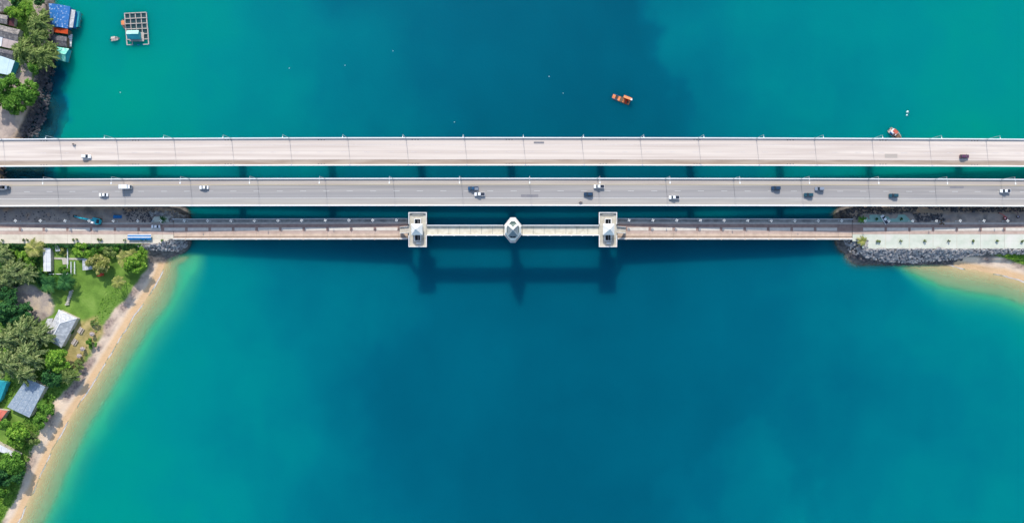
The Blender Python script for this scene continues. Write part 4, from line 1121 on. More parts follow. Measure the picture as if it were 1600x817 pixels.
scatter_cover('shore_undergrowth', 'mixed green undergrowth between the houses and the beach', 'undergrowth', [[(60, 600), (112, 570), (118, 585), (80, 632), (70, 655), (50, 700), (36, 745), (24, 778), (0, 775), (-20, 700), (10, 690), (40, 655)], [(-20, 630), (20, 600), (30, 600), (10, 632)], [(-20, 470), (70, 505), (80, 560), (70, 600), (-20, 600)], [(-30, 0), (66, 0), (60, 110), (-30, 130)]], [3800, 300, 2600, 1500], 1.4, 0.38, 'mid', 6)
scatter_cover('lawn_grass', 'bright grass along the top of the right beach', 'grass', [[(1545, 398), (1570, 403), (1600, 413), (1660, 430), (1660, 397)]], [2600], 0.7, 0.3, 'bright', 7)
scatter_cover('meadow_grass', 'bright green rough grass at the bottom left corner', 'grass', [[(-20, 765), (26, 776), (16, 790), (0, 812), (-20, 840)], [(165, 455), (205, 440), (190, 470), (160, 500), (150, 520), (140, 515)]], [1800, 500], 0.4, 0.3, 'bright', 8)

# ------------------------------------------------------------------ rocks
M['rock'] = mat('rock', lin(170, 166, 162), lin(120, 118, 120), 0.55, 0.85, coords='World', col3=lin(200, 194, 186), s3=0.35)
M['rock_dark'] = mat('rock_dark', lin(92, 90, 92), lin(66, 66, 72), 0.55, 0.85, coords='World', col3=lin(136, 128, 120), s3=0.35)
def rocks(name, label, polys, counts, smin, smax, m, seed, zpx=2.5, lift=0.35):
    r = np.random.default_rng(seed)
    base = np.array([(0, 0, 1), (.9, 0, .35), (.28, .86, .35), (-.73, .53, .35), (-.73, -.53, .35), (.28, -.86, .35), (.73, .53, -.4), (-.28, .86, -.4), (-.9, 0, -.4), (-.28, -.86, -.4), (.73, -.53, -.4)], float)
    tri = [(0, 1, 2), (0, 2, 3), (0, 3, 4), (0, 4, 5), (0, 5, 1), (1, 6, 2), (2, 6, 7), (2, 7, 3), (3, 7, 8), (3, 8, 4), (4, 8, 9), (4, 9, 5), (5, 9, 10), (5, 10, 1), (1, 10, 6)]
    tri = np.array(tri); V = []; Fc = []; off = 0
    for poly, cnt in zip(polys, counts):
        pp = np.array(P(poly, zpx)); lo = pp.min(0); hi = pp.max(0)
        q = r.uniform(lo, hi, (cnt * 4, 2)); q = q[seg_sd(q[:, 0], q[:, 1], [tuple(a) for a in pp]) > 0][:cnt]
        h = terrain_fields(q[:, 0], q[:, 1])[3]
        for (x, y), z in zip(q, h):
            s = r.uniform(smin, smax) * (1.5 if r.random() < 0.08 else 1)
            a = r.uniform(0, 6.28); ca, sa = np.cos(a), np.sin(a)
            b = base * (1 + r.normal(0, 0.16, base.shape)) * np.array([r.uniform(.7, 1.2), r.uniform(.7, 1.1), r.uniform(.5, .9)]) * s
            b = np.column_stack([b[:, 0] * ca - b[:, 1] * sa, b[:, 0] * sa + b[:, 1] * ca, b[:, 2]]) + np.array([x, y, z + lift * s])
            V.append(b); Fc.append(tri + off); off += len(base)
    V = np.concatenate(V); Fc = np.concatenate(Fc)
    me = bpy.data.meshes.new(name); me.from_pydata(V.tolist(), [], Fc.tolist()); me.materials.append(None)
    return tag(ob(name, me, m), label, 'rocks', kind='stuff')
rocks('riprap_rocks', 'grey riprap boulders along the southern foot of the right causeway', [[(1338, 390), (1352, 389), (1480, 389), (1500, 389), (1502, 404), (1470, 407), (1430, 411), (1385, 409), (1350, 401)], [(1500, 389), (1680, 389), (1680, 397), (1540, 397), (1500, 402)], [(1318, 373), (1352, 374), (1352, 392), (1340, 399), (1326, 392)]], [1500, 650, 170], 0.28, 0.72, M['rock'], 3)
rocks('sunken_rocks', 'dark rocks under the shallow water along the right causeway', [[(1330, 396), (1350, 402), (1400, 409), (1500, 404), (1500, 409), (1455, 413), (1400, 415), (1345, 409), (1325, 400)]], [420], 0.3, 0.6, M['rock_dark'], 13, 0.0)
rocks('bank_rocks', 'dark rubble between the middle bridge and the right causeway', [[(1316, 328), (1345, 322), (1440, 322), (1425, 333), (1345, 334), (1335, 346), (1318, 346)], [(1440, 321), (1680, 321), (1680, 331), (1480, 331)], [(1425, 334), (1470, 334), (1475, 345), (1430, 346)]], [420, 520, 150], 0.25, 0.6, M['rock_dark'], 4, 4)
rocks('tip_rocks', 'grey boulders round the tip of the left causeway', [[(266, 374), (290, 374), (289, 385), (275, 393), (225, 389), (215, 384), (250, 381)], [(236, 330), (270, 330), (290, 336), (291, 347), (268, 347), (262, 337), (240, 338)]], [480, 260], 0.25, 0.6, M['rock'], 5, 3)
rocks('rubble', 'loose rubble on the dirt strip beside the left causeway', [[(190, 325), (245, 325), (240, 347), (200, 347)], [(0, 330), (110, 330), (110, 345), (0, 345)]], [200, 60], 0.15, 0.45, M['rock_dark'], 6, 5)
rocks('shore_rocks', 'dark wet rocks along the shore above the northern bridge', [[(58, 108), (84, 106), (88, 120), (80, 140), (74, 165), (68, 188), (56, 216), (30, 216), (44, 186), (52, 160), (55, 135)], [(-10, 252), (8, 258), (8, 278), (-10, 282)]], [620, 60], 0.3, 0.8, M['rock_dark'], 9, 0.8)
#@@PART4
# ------------------------------------------------------------------ houses and sheds
def roofmat(name, c1, c2, c3=None, s=0.4, l3=0.5, h3=0.62):
    return mat(name, c1, c2, s, 0.6, 0.3, coords='World', detail=7, col3=c3, s3=0.9, l3=l3, h3=h3, bump=0.15, bscale=2.0)
M['r_grey'] = roofmat('roof_sheet_grey', lin(128, 122, 118), lin(100, 94, 92), lin(150, 142, 134))
M['r_dgrey'] = roofmat('roof_sheet_darkgrey', lin(92, 90, 94), lin(70, 68, 74), lin(112, 108, 108))
M['r_maroon'] = roofmat('roof_sheet_maroon', lin(92, 48, 52), lin(78, 42, 46))
M['r_pink'] = roofmat('roof_sheet_pinkish', lin(196, 178, 170), lin(182, 164, 156))
M['r_white'] = roofmat('roof_sheet_white', lin(222, 222, 220), lin(206, 206, 206))
M['r_aqua'] = roofmat('roof_sheet_aqua', lin(206, 224, 228), lin(190, 212, 218))
M['r_blue'] = roofmat('roof_sheet_blue', lin(30, 98, 160), lin(38, 108, 170), lin(160, 180, 204), 0.4, 0.56, 0.66)
M['r_orange'] = roofmat('roof_sheet_orange', lin(214, 84, 34), lin(196, 70, 26))
M['r_teal'] = roofmat('roof_sheet_teal', lin(110, 196, 176), lin(92, 176, 160), lin(160, 220, 200))
M['r_teald'] = roofmat('roof_sheet_teal_dark', lin(40, 150, 160), lin(30, 130, 144))
M['r_light'] = roofmat('roof_sheet_pale', lin(182, 182, 182), lin(160, 162, 164), lin(200, 200, 198))
M['r_bluegrey'] = roofmat('roof_sheet_bluegrey', lin(146, 158, 168), lin(132, 146, 160), lin(164, 172, 178), 0.25)
M['r_red'] = roofmat('roof_tile_red', lin(188, 104, 86), lin(170, 88, 72))
M['wall_cream'] = mat('wall_cream', lin(190, 180, 164), lin(170, 160, 146), 0.8, 0.8)
M['wall_teal'] = mat('wall_teal', lin(60, 168, 176), lin(50, 150, 160), 0.8, 0.7)
M['wall_blue'] = mat('wall_blue', lin(40, 120, 176), lin(34, 104, 160), 0.8, 0.7)
M['timber'] = mat('timber', lin(120, 98, 78), lin(96, 78, 62), 1.5, 0.85)
M['timber_pale'] = mat('timber_pale', lin(190, 178, 168), lin(166, 154, 144), 1.2, 0.85)

def lerp(a, b, t): return a + (b - a) * t
def slab_quad(q, th):
    dn = Vector((0, 0, -th)); n = len(q)
    v = list(q) + [p + dn for p in q]
    f = [tuple(range(n)), tuple(range(2 * n - 1, n - 1, -1))] + [(k, n + k, n + (k + 1) % n, (k + 1) % n) for k in range(n)]
    return MB().add(v, f)

def house(name, label, cat, px4, ze, rise, kind, rmat, wmat, ridge=0, ground=None, stilts=False, sheets=4, rmat2=None, over=0.35):
    """px4: four roof corners in the photograph, in order; ridge 0 joins the middles of sides 1-2 and 3-0"""
    c = [W(x, y, ze) for x, y in px4]
    if ridge: c = c[1:] + c[:1]
    cen = sum(c, Vector()) / 4; base = Vector((cen.x, cen.y, 0))
    g = ground if ground is not None else max(0.2, gz(cen.x, cen.y))
    base.z = 0 if stilts else g
    t = thing(name, label, cat, base)
    loc = [p - base for p in c]
    # walls, inset from the eaves
    wc = [lerp(p, sum(loc, Vector()) / 4, over / max(1.0, (p - sum(loc, Vector()) / 4).length) * 1.4) for p in loc]
    z0 = 1.6 if stilts else -0.3
    for k in range(4):
        a, b = wc[k], wc[(k + 1) % 4]
        w = MB().bar((a.x, a.y, (z0 + loc[0].z) / 2), (b.x, b.y, (z0 + loc[0].z) / 2), 0.14, loc[0].z - z0 - 0.12)
        ob('wall', w.mesh('wall'), wmat, t)
    if stilts:
        ob('floor', MB().prism([(p.x, p.y) for p in wc], 1.35, 1.58).mesh('floor'), M['timber'], t)
        for u in (0.06, 0.5, 0.94):
            for v in (0.06, 0.5, 0.94):
                q = lerp(lerp(wc[0], wc[1], u), lerp(wc[3], wc[2], u), v)
                ob('stilt', MB().tube((q.x, q.y, -3), (q.x, q.y, 1.36), 0.13, 0.13, 6).mesh('stilt'), M['timber'], t)
    m01, m32 = None, None
    up = Vector((0, 0, rise))
    def sheetrow(a, b, c_, d, m, n=sheets):
        for k in range(n):
            u0, u1 = k / n + 0.002, (k + 1) / n - 0.002
            lift = Vector((0, 0, 0.03 * (k % 2)))
            ob('roof_sheet', slab_quad([lerp(a, b, u0) + lift, lerp(a, b, u1) + lift, lerp(d, c_, u1) + lift, lerp(d, c_, u0) + lift], 0.06).mesh('roof_sheet'), m, t)
    if kind == 'shed':
        sheetrow(loc[0] + up, loc[1] + up, loc[2], loc[3], rmat)
    elif kind == 'gable':
        r0 = (loc[0] + loc[3]) / 2 + up; r1 = (loc[1] + loc[2]) / 2 + up
        sheetrow(loc[0], loc[1], r1, r0, rmat); sheetrow(r0, r1, loc[2], loc[3], rmat2 or rmat)
        ob('ridge_cap', MB().bar(r0 + Vector((0, 0, 0.06)), r1 + Vector((0, 0, 0.06)), 0.3, 0.08).mesh('ridge_cap'), rmat2 or rmat, t)
        for a, b, r_ in ((wc[0], wc[3], r0), (wc[1], wc[2], r1)):
            r_ = Vector((((a + b) / 2).x, ((a + b) / 2).y, r_.z - 0.2))
            ob('gable_wall', MB().add([a, b, r_, a * 0.99, b * 0.99, r_ * 0.99], [(0, 1, 2), (5, 4, 3), (0, 3, 4, 1), (1, 4, 5, 2), (2, 5, 3, 0)]).mesh('gable_wall'), wmat, t)
    elif kind == 'hip':
        a = (loc[0] + loc[3]) / 2; b = (loc[1] + loc[2]) / 2
        ins = min(0.42, (loc[0] - loc[3]).length / 2 / (a - b).length)
        r0 = lerp(a, b, ins) + up; r1 = lerp(b, a, ins) + up
        for q in ([loc[0], loc[1], r1, r0], [loc[2], loc[3], r0, r1], [loc[3], loc[0], r0], [loc[1], loc[2], r1]):
            ob('roof_face', slab_quad(q, 0.15).mesh('roof_face'), rmat, t)
        for p, q in ((loc[0], r0), (loc[3], r0), (loc[1], r1), (loc[2], r1), (r0, r1)):
            ob('hip_cap', MB().bar(p + Vector((0, 0, 0.05)), q + Vector((0, 0, 0.05)), 0.28, 0.1).mesh('hip_cap'), M['r_white'], t)
    return t

H_ = house
H_('grey_roof_house', 'house with weathered grey sheet roof in the top left corner', 'house', [(-8, -3), (13, 0), (21, 13), (-8, 21)], 5, 0.8, 'shed', M['r_grey'], M['wall_cream'])
H_('grey_roof_house', 'small grey roofed house joined to the maroon roofed lean-to at the left edge', 'house', [(-10, 21), (14, 25), (11, 38.5), (-10, 34)], 5, 0.7, 'gable', M['r_grey'], M['wall_cream'])
H_('maroon_shed', 'lean-to with a dark maroon roof beside the small grey roofed house', 'shed', [(14.3, 25), (24, 28), (22, 42), (11.3, 39)], 4.4, 0.5, 'shed', M['r_maroon'], M['wall_cream'], sheets=2)
H_('long_house', 'long house with streaky grey sheet roof and a dark end toward the lane', 'house', [(-10, 37), (32, 47), (28, 64), (-10, 55)], 5, 0.9, 'gable', M['r_grey'], M['wall_cream'], rmat2=M['r_grey'], sheets=5)
H_('pale_roof_shed', 'shed with pale pinkish sheet roof south of the long grey roof', 'shed', [(5, 59), (30, 65), (24, 78), (2, 73)], 4.2, 0.5, 'shed', M['r_pink'], M['wall_cream'], sheets=5)
H_('white_roof_shed', 'bright white sheet roof at the left edge next to the pinkish shed', 'shed', [(-12, 55), (5, 58.5), (2, 73), (-12, 70)], 4.5, 0.3, 'shed', M['r_white'], M['wall_cream'], sheets=2)
H_('dark_roof_house', 'house with dark grey roof between the pinkish shed and the white turquoise roof', 'house', [(-10, 74), (21, 80), (20, 93), (-10, 86)], 4.2, 0.5, 'gable', M['r_dgrey'], M['wall_cream'])
H_('white_roof_house', 'house with large white roof and a turquoise east wall at the left edge', 'house', [(-14, 83), (25, 96), (15.5, 118), (-14, 112)], 5.6, 0.8, 'shed', M['r_aqua'], M['wall_teal'], ridge=0, sheets=5)
# stilt houses over the water
H_('stilt_house', 'house on stilts with a large blue roof over the water', 'house', [(76, 5.5), (110, 10.5), (105.5, 45), (79.5, 41.5)], 5.0, 0.9, 'gable', M['r_blue'], M['wall_blue'], ridge=1, stilts=True, sheets=5)
H_('stilt_lean_to', 'white sheet lean-to along the water side of the blue roofed stilt house', 'shed', [(110.6, 15), (118.5, 16.5), (114.5, 44), (106, 43)], 4.2, 0.3, 'shed', M['r_light'], M['wall_blue'], ridge=1, stilts=True, sheets=4)
H_('stilt_jetty_hut', 'narrow turquoise jetty hut at the water end of the blue roofed house', 'hut', [(119.3, 18), (125.3, 18.5), (121.5, 43), (117, 42.5)], 2.9, 0.2, 'shed', M['r_teald'], M['wall_teal'], ridge=1, stilts=True, sheets=3)
H_('stilt_shed', 'shed with a small bright orange roof between the blue and the dark stilt roofs', 'shed', [(84, 44), (107, 46), (106, 53.5), (84, 50.5)], 4.4, 0.4, 'shed', M['r_orange'], M['timber'], stilts=True, sheets=3)
H_('stilt_house', 'stilt house with a dark patched roof south of the orange roof', 'house', [(82, 54), (105, 58), (105, 74), (80, 70.5)], 4.2, 0.6, 'gable', M['r_dgrey'], M['timber'], stilts=True, sheets=4)
H_('stilt_house', 'stilt house with a pale teal gable roof, southernmost over the water', 'house', [(80, 72), (108, 76.5), (102.5, 97), (86, 93)], 4.2, 1.5, 'gable', M['r_teal'], M['wall_teal'], stilts=True, sheets=4, rmat2=M['r_teal'])
t = thing('jetty', 'narrow white jetty along the water side of the dark stilt house', 'jetty', W(109.5, 64, 1.8))
b0 = t.location.copy()
for k in range(7):
    p0 = W(107 - 0.25 * k, 54.5 + 2.8 * k, 1.8) - b0; p1 = W(113.2 - 0.3 * k, 55.6 + 2.8 * k, 1.8) - b0
    ob('plank', MB().bar(p0, p1, 0.82, 0.09).mesh('plank'), M['white_paint'], t)
for q in ((107, 55), (112.5, 56), (106, 72), (111, 74)):
    p = W(q[0], q[1], 1.8) - b0; ob('stilt', MB().tube((p.x, p.y, -4.5), (p.x, p.y, -0.05), 0.1, 0.1, 6).mesh('stilt'), M['timber'], t)

# park buildings
H_('white_shed', 'long narrow white gable shed beside the white fence', 'shed', [(67, 388), (79, 387.5), (79.5, 424), (68, 424)], 4.6, 0.7, 'gable', M['r_white'], M['wall_cream'], ridge=1, sheets=5)
H_('small_pavilion', 'small pale grey flat roofed pavilion next to the round yellowish tree', 'pavilion', [(129, 404), (148, 402), (149, 420), (129, 422.5)], 4.2, 0.3, 'shed', M['r_light'], M['wall_cream'], sheets=4)
H_('gate_hut', 'tiny hut with pale roof inside the fence corner by the causeway', 'hut', [(86, 384), (93, 383.5), (94, 392), (87, 393)], 4.0, 0.3, 'shed', M['r_light'], M['wall_cream'], sheets=2)
H_('grey_pavilion', 'beach pavilion with a large pale grey hipped roof', 'pavilion', [(92, 483.5), (120.5, 497), (96, 543), (69, 528)], 5.2, 2.6, 'hip', M['r_light'], M['wall_cream'], ridge=1)
H_('pavilion_annex', 'pale sheet annex on the west side of the grey beach pavilion', 'shed', [(84, 497), (79, 516), (68, 512), (74, 497.5)], 4.0, 0.5, 'shed', M['r_light'], M['wall_cream'], sheets=3)
H_('blue_grey_house', 'house with a large blue grey flat sheet roof near the beach', 'house', [(43, 590), (72, 603.5), (46, 652), (11, 635.5)], 5.4, 0.5, 'shed', M['r_bluegrey'], M['wall_cream'], sheets=6)
H_('turquoise_wall_house', 'house with a turquoise edged roof cut by the left edge', 'house', [(-16, 592), (12, 597), (0, 626), (-16, 640)], 5, 0.5, 'shed', M['r_teald'], M['wall_teal'], sheets=4)
H_('red_roof_house', 'house with a red tile roof cut by the left edge', 'house', [(-24, 636), (12, 641.5), (-2, 664), (-30, 656)], 5, 1.0, 'gable', M['r_red'], M['wall_cream'], sheets=5)
H_('white_roof_house', 'low house with white roof and red trim below the round bright tree', 'house', [(-14, 686), (31, 710), (28, 715), (-16, 700)], 4.5, 0.3, 'shed', M['r_white'], M['wall_cream'], sheets=5)
# white fence and garden paths
M['path_pale'] = mat('path_pale', lin(190, 184, 170), lin(170, 164, 150), 0.8, 0.9)
def rail_fence(label, runs, z=2.2):
    p0 = W(*runs[0][0], z); t = thing('garden_fence', label, 'fence', p0)
    for a, b in runs:
        A, B = W(*a, z) - p0, W(*b, z) - p0
        A.z = B.z = 0
        n = max(1, int((B - A).length / 2.4))
        for k in range(n):
            u, v = lerp(A, B, k / n + 0.01), lerp(A, B, (k + 1) / n - 0.01)
            for h in (0.55, 1.1): ob('rail', MB().bar(u + Vector((0, 0, h)), v + Vector((0, 0, h)), 0.3 if h > 1 else 0.12, 0.1).mesh('rail'), M['white_paint'], t)
        for k in range(n + 1):
            u = lerp(A, B, k / n); ob('post', MB().box((u.x, u.y, 0.55), (0.22, 0.22, 1.25)).mesh('post'), M['white_paint'], t)
rail_fence('white garden fence round the plot beside the white shed', [((81, 382.5), (107.5, 382.5)), ((107.5, 383), (107.5, 428)), ((79, 428), (107, 428)), ((81.8, 384), (81.8, 424))])
rail_fence('left of two white rail fences in the lawn', [((113, 409), (113, 427.5))])
rail_fence('right of two white rail fences, nearer the small pavilion', [((118.5, 409), (118.5, 427.5))])
def slab(name, label, poly, z, m):
    c = W(*poly[0], z); q = [(W(x, y, z) - c) for x, y in poly]
    t = ob(name, MB().prism([(p.x, p.y) for p in q], -0.6, 0.0).mesh(name), m, None, c); t['kind'] = 'structure'; return t
slab('garden_path', '', [(84, 402), (129, 403.5), (129, 406), (107, 406), (107, 413), (98, 413), (97, 405.5), (84, 405)], 2.35, M['path_pale'])
# dry wall by the palms
t = thing('stone_wall', 'broken pale stone wall standing by the palms north of the grey pavilion', 'wall', W(109, 465, 2))
for k in range(8):
    p = W(112 - 0.9 * k, 455 + 2.9 * k, 2.3) - t.location
    ob('stone_block', MB().box((p.x, p.y, 0.5), (1.7 + random.uniform(-.4, .4), 0.8, 1.1 + random.uniform(-.3, .3)), 0.3 + random.uniform(-.2, .2)).mesh('stone_block'), M['path_pale'], t)

# picnic tables and parasol tables on the sand garden
M['mauve'] = mat('table_top_mauve', lin(150, 132, 136), lin(130, 112, 118), 1.5, 0.7)
M['red_paint'] = mat('red_paint', lin(206, 70, 40), lin(186, 60, 34), 1.5, 0.5)
def picnic(px, py, rz, label):
    c = W(px, py, 2.6); c.z = gz(c.x, c.y) + 0.02
    t = thing('picnic_table', label, 'table', c, rz)
    for k in (-1, 0, 1): ob('top_plank', MB().box((0, k * 0.34, 0.76), (3.2, 0.30, 0.07)).mesh('top_plank'), M['timber_pale'], t)
    for s in (-1, 1):
        ob('bench', MB().box((0, s * 1.05, 0.45), (3.2, 0.42, 0.07)).mesh('bench'), M['timber_pale'], t)
        ob('leg', MB().bar((s * 1.2, -1.0, 0.0), (s * 1.2, 1.0, 0.0), 0.12).bar((s * 1.2, -0.9, 0.02), (s * 1.2, -0.3, 0.72), 0.1).bar((s * 1.2, 0.9, 0.02), (s * 1.2, 0.3, 0.72), 0.1).mesh('leg'), M['timber'], t)
picnic(126.5, 516, 1.0, 'picnic table with benches, nearest the east corner of the grey pavilion')
picnic(117, 534, 1.0, 'picnic table with benches, south of the other one by the grey pavilion')
def parasol(px, py, label):
    c = W(px, py, 2.6); c.z = gz(c.x, c.y)
    t = thing('parasol_table', label, 'parasol', c, random.uniform(0, 1))
    ob('pole', MB().tube((0, 0, 0), (0, 0, 2.5), 0.04, 0.04, 6).mesh('pole'), M['steel_white'], t)
    ob('table_top', MB().lathe((0, 0, 0.72), [(0.75, 0), (0.75, 0.06)], 14).mesh('table_top'), M['timber_pale'], t)
    for k in range(8):
        a0, a1 = k * math.pi / 4, (k + 1) * math.pi / 4
        p = [Vector((0, 0, 2.55)), Vector((1.15 * math.cos(a0), 1.15 * math.sin(a0), 2.1)), Vector((1.15 * math.cos(a1), 1.15 * math.sin(a1), 2.1))]
        ob('canopy_panel', slab_quad(p, 0.03).mesh('canopy_panel'), M['mauve'] if k % 2 else M['timber_pale'], t)
    for k in range(4):
        a = k * math.pi / 2; ob('stool', MB().lathe((1.15 * math.cos(a), 1.15 * math.sin(a), 0), [(0.16, 0), (0.2, 0.42)], 8).mesh('stool'), M['timber'], t)
parasol(145, 521.5, 'beach parasol table farthest east on the sandy lawn')
parasol(130.5, 544.5, 'beach parasol table between the picnic tables and the southernmost parasol')
parasol(125, 555.5, 'southernmost beach parasol table')
t = thing('garden_cart', 'orange red garden cart under the round yellowish tree', 'cart', W(159, 429, 2.4) + Vector((0, 0, -0.2)), 0.1)
ob('tray', MB().box((0, 0, 0.75), (2.6, 1.3, 0.5)).mesh('tray'), M['red_paint'], t); ob('canopy', MB().prism([(-1.4, -0.8), (1.4, -0.8), (1.4, 0.8), (-1.4, 0.8)], 2.0, 2.1).mesh('canopy'), M['red_paint'], t)
for sx in (-1, 1):
    for sy in (-1, 1):
        ob('post', MB().box((sx * 1.2, sy * 0.6, 1.3), (0.07, 0.07, 1.4)).mesh('post'), M['steel_white'], t)
        ob('wheel', MB().tube((sx * 0.9, sy * 0.62, 0.3), (sx * 0.9, sy * 0.75, 0.3), 0.3, 0.3, 12).mesh('wheel'), M['rubber'], t)
# long low stall under a blue tarp
c = W(217.5, 370.5, ZC + 1.4); t = thing('tarp_stall', 'long low stall under blue and white striped tarp on the left causeway', 'stall', (c.x, c.y, ZC + 0.05))
M['tarp_blue'] = mat('tarp_blue', lin(20, 112, 170), lin(14, 94, 152), 0.8, 0.6); M['tarp_white'] = mat('tarp_white', lin(206, 214, 220), lin(190, 200, 210), 0.8, 0.6)
for k, (m, y0, y1, z0, z1) in enumerate([(M['tarp_white'], 1.45, 1.0, 1.15, 1.25), (M['tarp_blue'], 1.0, 0.35, 1.25, 1.4), (M['tarp_white'], 0.35, -0.35, 1.4, 1.4), (M['tarp_blue'], -0.35, -1.0, 1.4, 1.25), (M['tarp_blue'], -1.0, -1.45, 1.25, 1.1)]):
    q = [Vector((-6, y0, z0)), Vector((-6, y1, z1)), Vector((6, y1, z1)), Vector((6, y0, z0))]
    ob('tarp_strip', slab_quad(q, 0.04).mesh('tarp_strip'), m, t)
for k in range(5):
    for s in (-1, 1): ob('post', MB().box((-5.8 + 2.9 * k, s * 1.35, 0.53), (0.08, 0.08, 1.06)).mesh('post'), M['steel_white'], t)
ob('counter', MB().box((0, -0.6, 0.45), (11.2, 0.7, 0.86)).mesh('counter'), M['wall_teal'], t)
# blue sign board at the road edge
t = thing('sign_board', 'small blue sign board standing by the white car on the left causeway', 'sign', W(240.5, 346, ZC + 0.3))
ob('panel', MB().box((0, 0, 1.2), (0.9, 0.12, 1.3)).mesh('panel'), M['tarp_blue'], t)
for s in (-1, 1): ob('post', MB().box((s * 0.35, 0.12, 0.6), (0.08, 0.08, 1.9)).mesh('post'), M['dark_metal'], t)

# ------------------------------------------------------------------ fish farm, rafts and boats
M['rust_red'] = mat('rust_red', lin(206, 104, 84), lin(160, 84, 66), 1.2, 0.8)
M['float_teal'] = mat('float_teal', lin(100, 200, 190), lin(80, 180, 172), 0.8, 0.6)
M['orange_wood'] = mat('orange_wood', lin(224, 142, 92), lin(200, 116, 72), 1.3, 0.7)
M['r_hut_lit'] = roofmat('roof_sheet_hut_lit', lin(170, 214, 200), lin(150, 200, 188))  # pale copy of the hut's teal roof, sunlight put into the colour
M['net'] = mat('net', (0.012, 0.045, 0.055), (0.02, 0.06, 0.07), 3.0, 0.8)
fo = W(213, 46, 0.5); t = thing('fish_farm', 'grid of floating fish cages with a turquoise hut near the left shore', 'fish farm', (fo.x, fo.y, 0))
TL, TRc, BR, BL = [W(x, y, 0.5) - Vector((fo.x, fo.y, 0.5)) for x, y in ((194.2, 21.5), (228.4, 19.8), (232.3, 69.6), (198.6, 70.6))]
def cage(u, v): return lerp(lerp(TL, TRc, u), lerp(BL, BR, u), v)
for i in range(5):
    for j in range(6):
        if i in (1, 2, 3) and j == 5 and i != 1: continue
        a, b = cage(i / 4, j / 6), cage(i / 4, (j + 1) / 6)
        off = random.uniform(-.1, .1)
        ob('beam', MB().bar(a + Vector((off, 0, 0.42)), b + Vector((off, 0, 0.42)), 0.5 if i in (0, 4) else 0.36, 0.16).mesh('beam'), M['timber_pale'], t)
for j in range(7):
    for i in range(4):
        if j == 6 and i in (1, 2): continue
        a, b = cage(i / 4, j / 6), cage((i + 1) / 4, j / 6)
        ob('beam', MB().bar(a + Vector((0, 0, 0.60)), b + Vector((0, 0, 0.60)), 0.38, 0.14).mesh('beam'), M['timber_pale'], t)
for i in range(5):
    for j in range(7):
        p = cage(i / 4, j / 6); ob('float_drum', MB().tube((p.x - 0.5, p.y, 0.1), (p.x + 0.5, p.y, 0.1), 0.24, 0.24, 8).mesh('float_drum'), M['wall_blue'], t)
for i in range(4):
    for j in range(5):
        q = [cage((i + .08) / 4, (j + .08) / 6), cage((i + .92) / 4, (j + .08) / 6), cage((i + .92) / 4, (j + .92) / 6), cage((i + .08) / 4, (j + .92) / 6)]
        ob('cage_net', MB().prism([(p.x, p.y) for p in q], -2.5, 0.06).mesh('cage_net'), M['net'], t)
hut = cage(0.44, 0.74)
h = ob('hut_wall', MB().box((hut.x, hut.y, 1.7), (5.6, 3.4, 2.0)).mesh('hut_wall'), M['wall_teal'], t)
ob('hut_roof', slab_quad([hut + Vector((-3.1, 2.1, 3.4)), hut + Vector((3.1, 2.25, 3.4)), hut + Vector((3.1, 0.2, 3.9)), hut + Vector((-3.1, 0.1, 3.9))], 0.1).mesh('hut_roof'), M['r_hut_lit'], t)
ob('hut_roof', slab_quad([hut + Vector((-3.1, 0.1, 3.9)), hut + Vector((3.1, 0.2, 3.9)), hut + Vector((3.1, -2.0, 2.6)), hut + Vector((-3.1, -2.1, 2.6))], 0.1).mesh('hut_roof'), M['r_teald'], t)
ob('hut_deck', MB().box((hut.x + 0.6, hut.y - 0.3, 0.66), (7.4, 4.6, 0.1)).mesh('hut_deck'), M['timber_pale'], t)

def boat_hull(m, L_, Wd, H0=0.75, n=8, transom=0.75):
    rings = []
    for i in range(n + 1):
        u = i / n; x = -L_ / 2 + L_ * u
        w = Wd / 2 * (transom + (1 - transom) * min(1, u * 3)) * (1 - max(0, (u - 0.55) / 0.45) ** 2.2 * 0.96)
        s = 0.35 * max(0, u - 0.6)
        rings.append([(x, -w, H0 + s), (x, -w * 0.75, 0.05 + s), (x, 0, -0.15 + s), (x, w * 0.75, 0.05 + s), (x, w, H0 + s), (x, w * 0.84, H0 + s), (x, w * 0.6, 0.28 + s), (x, 0, 0.2 + s), (x, -w * 0.6, 0.28 + s), (x, -w * 0.84, H0 + s)])
    return m.loft(rings)
def boat(px, py, rz, L_, Wd, hull, inner, label, name='small_boat', awning=None):
    c = W(px, py, 0.3); t = thing(name, label, 'boat', (c.x, c.y, -0.1), rz)
    hu = ob('hull', boat_hull(MB(), L_, Wd).mesh('hull'), hull, t)
    for k in (-0.25, 0.0, 0.22): ob('thwart', MB().box((L_ * k, 0, 0.58), (0.32, Wd * 0.78, 0.06)).mesh('thwart'), inner, t)
    if awning:
        ob('awning', MB().loft([[(-L_ * 0.3, -Wd * 0.46, 1.7), (-L_ * 0.3, 0, 1.9), (-L_ * 0.3, Wd * 0.46, 1.7), (-L_ * 0.3, 0, 1.82)], [(L_ * 0.15, -Wd * 0.46, 1.7), (L_ * 0.15, 0, 1.9), (L_ * 0.15, Wd * 0.46, 1.7), (L_ * 0.15, 0, 1.82)]]).mesh('awning'), awning, t)
        for sx in (-0.28, 0.13):
            for s in (-1, 1): ob('awning_post', MB().tube((L_ * sx, s * Wd * 0.42, 0.6), (L_ * sx, s * Wd * 0.42, 1.72), 0.03, 0.03, 5).mesh('awning_post'), M['steel_white'], t)
    ob('engine', MB().box((-L_ / 2 - 0.12, 0, 0.75), (0.4, 0.35, 0.6)).mesh('engine'), M['dark_metal'], t)
    return t
boat(180.3, 61.5, 0.2, 4.6, 2.1, M['timber_pale'], M['steel_white'], 'small grey boat floating alone beside the fish cages', awning=M['timber_pale'])
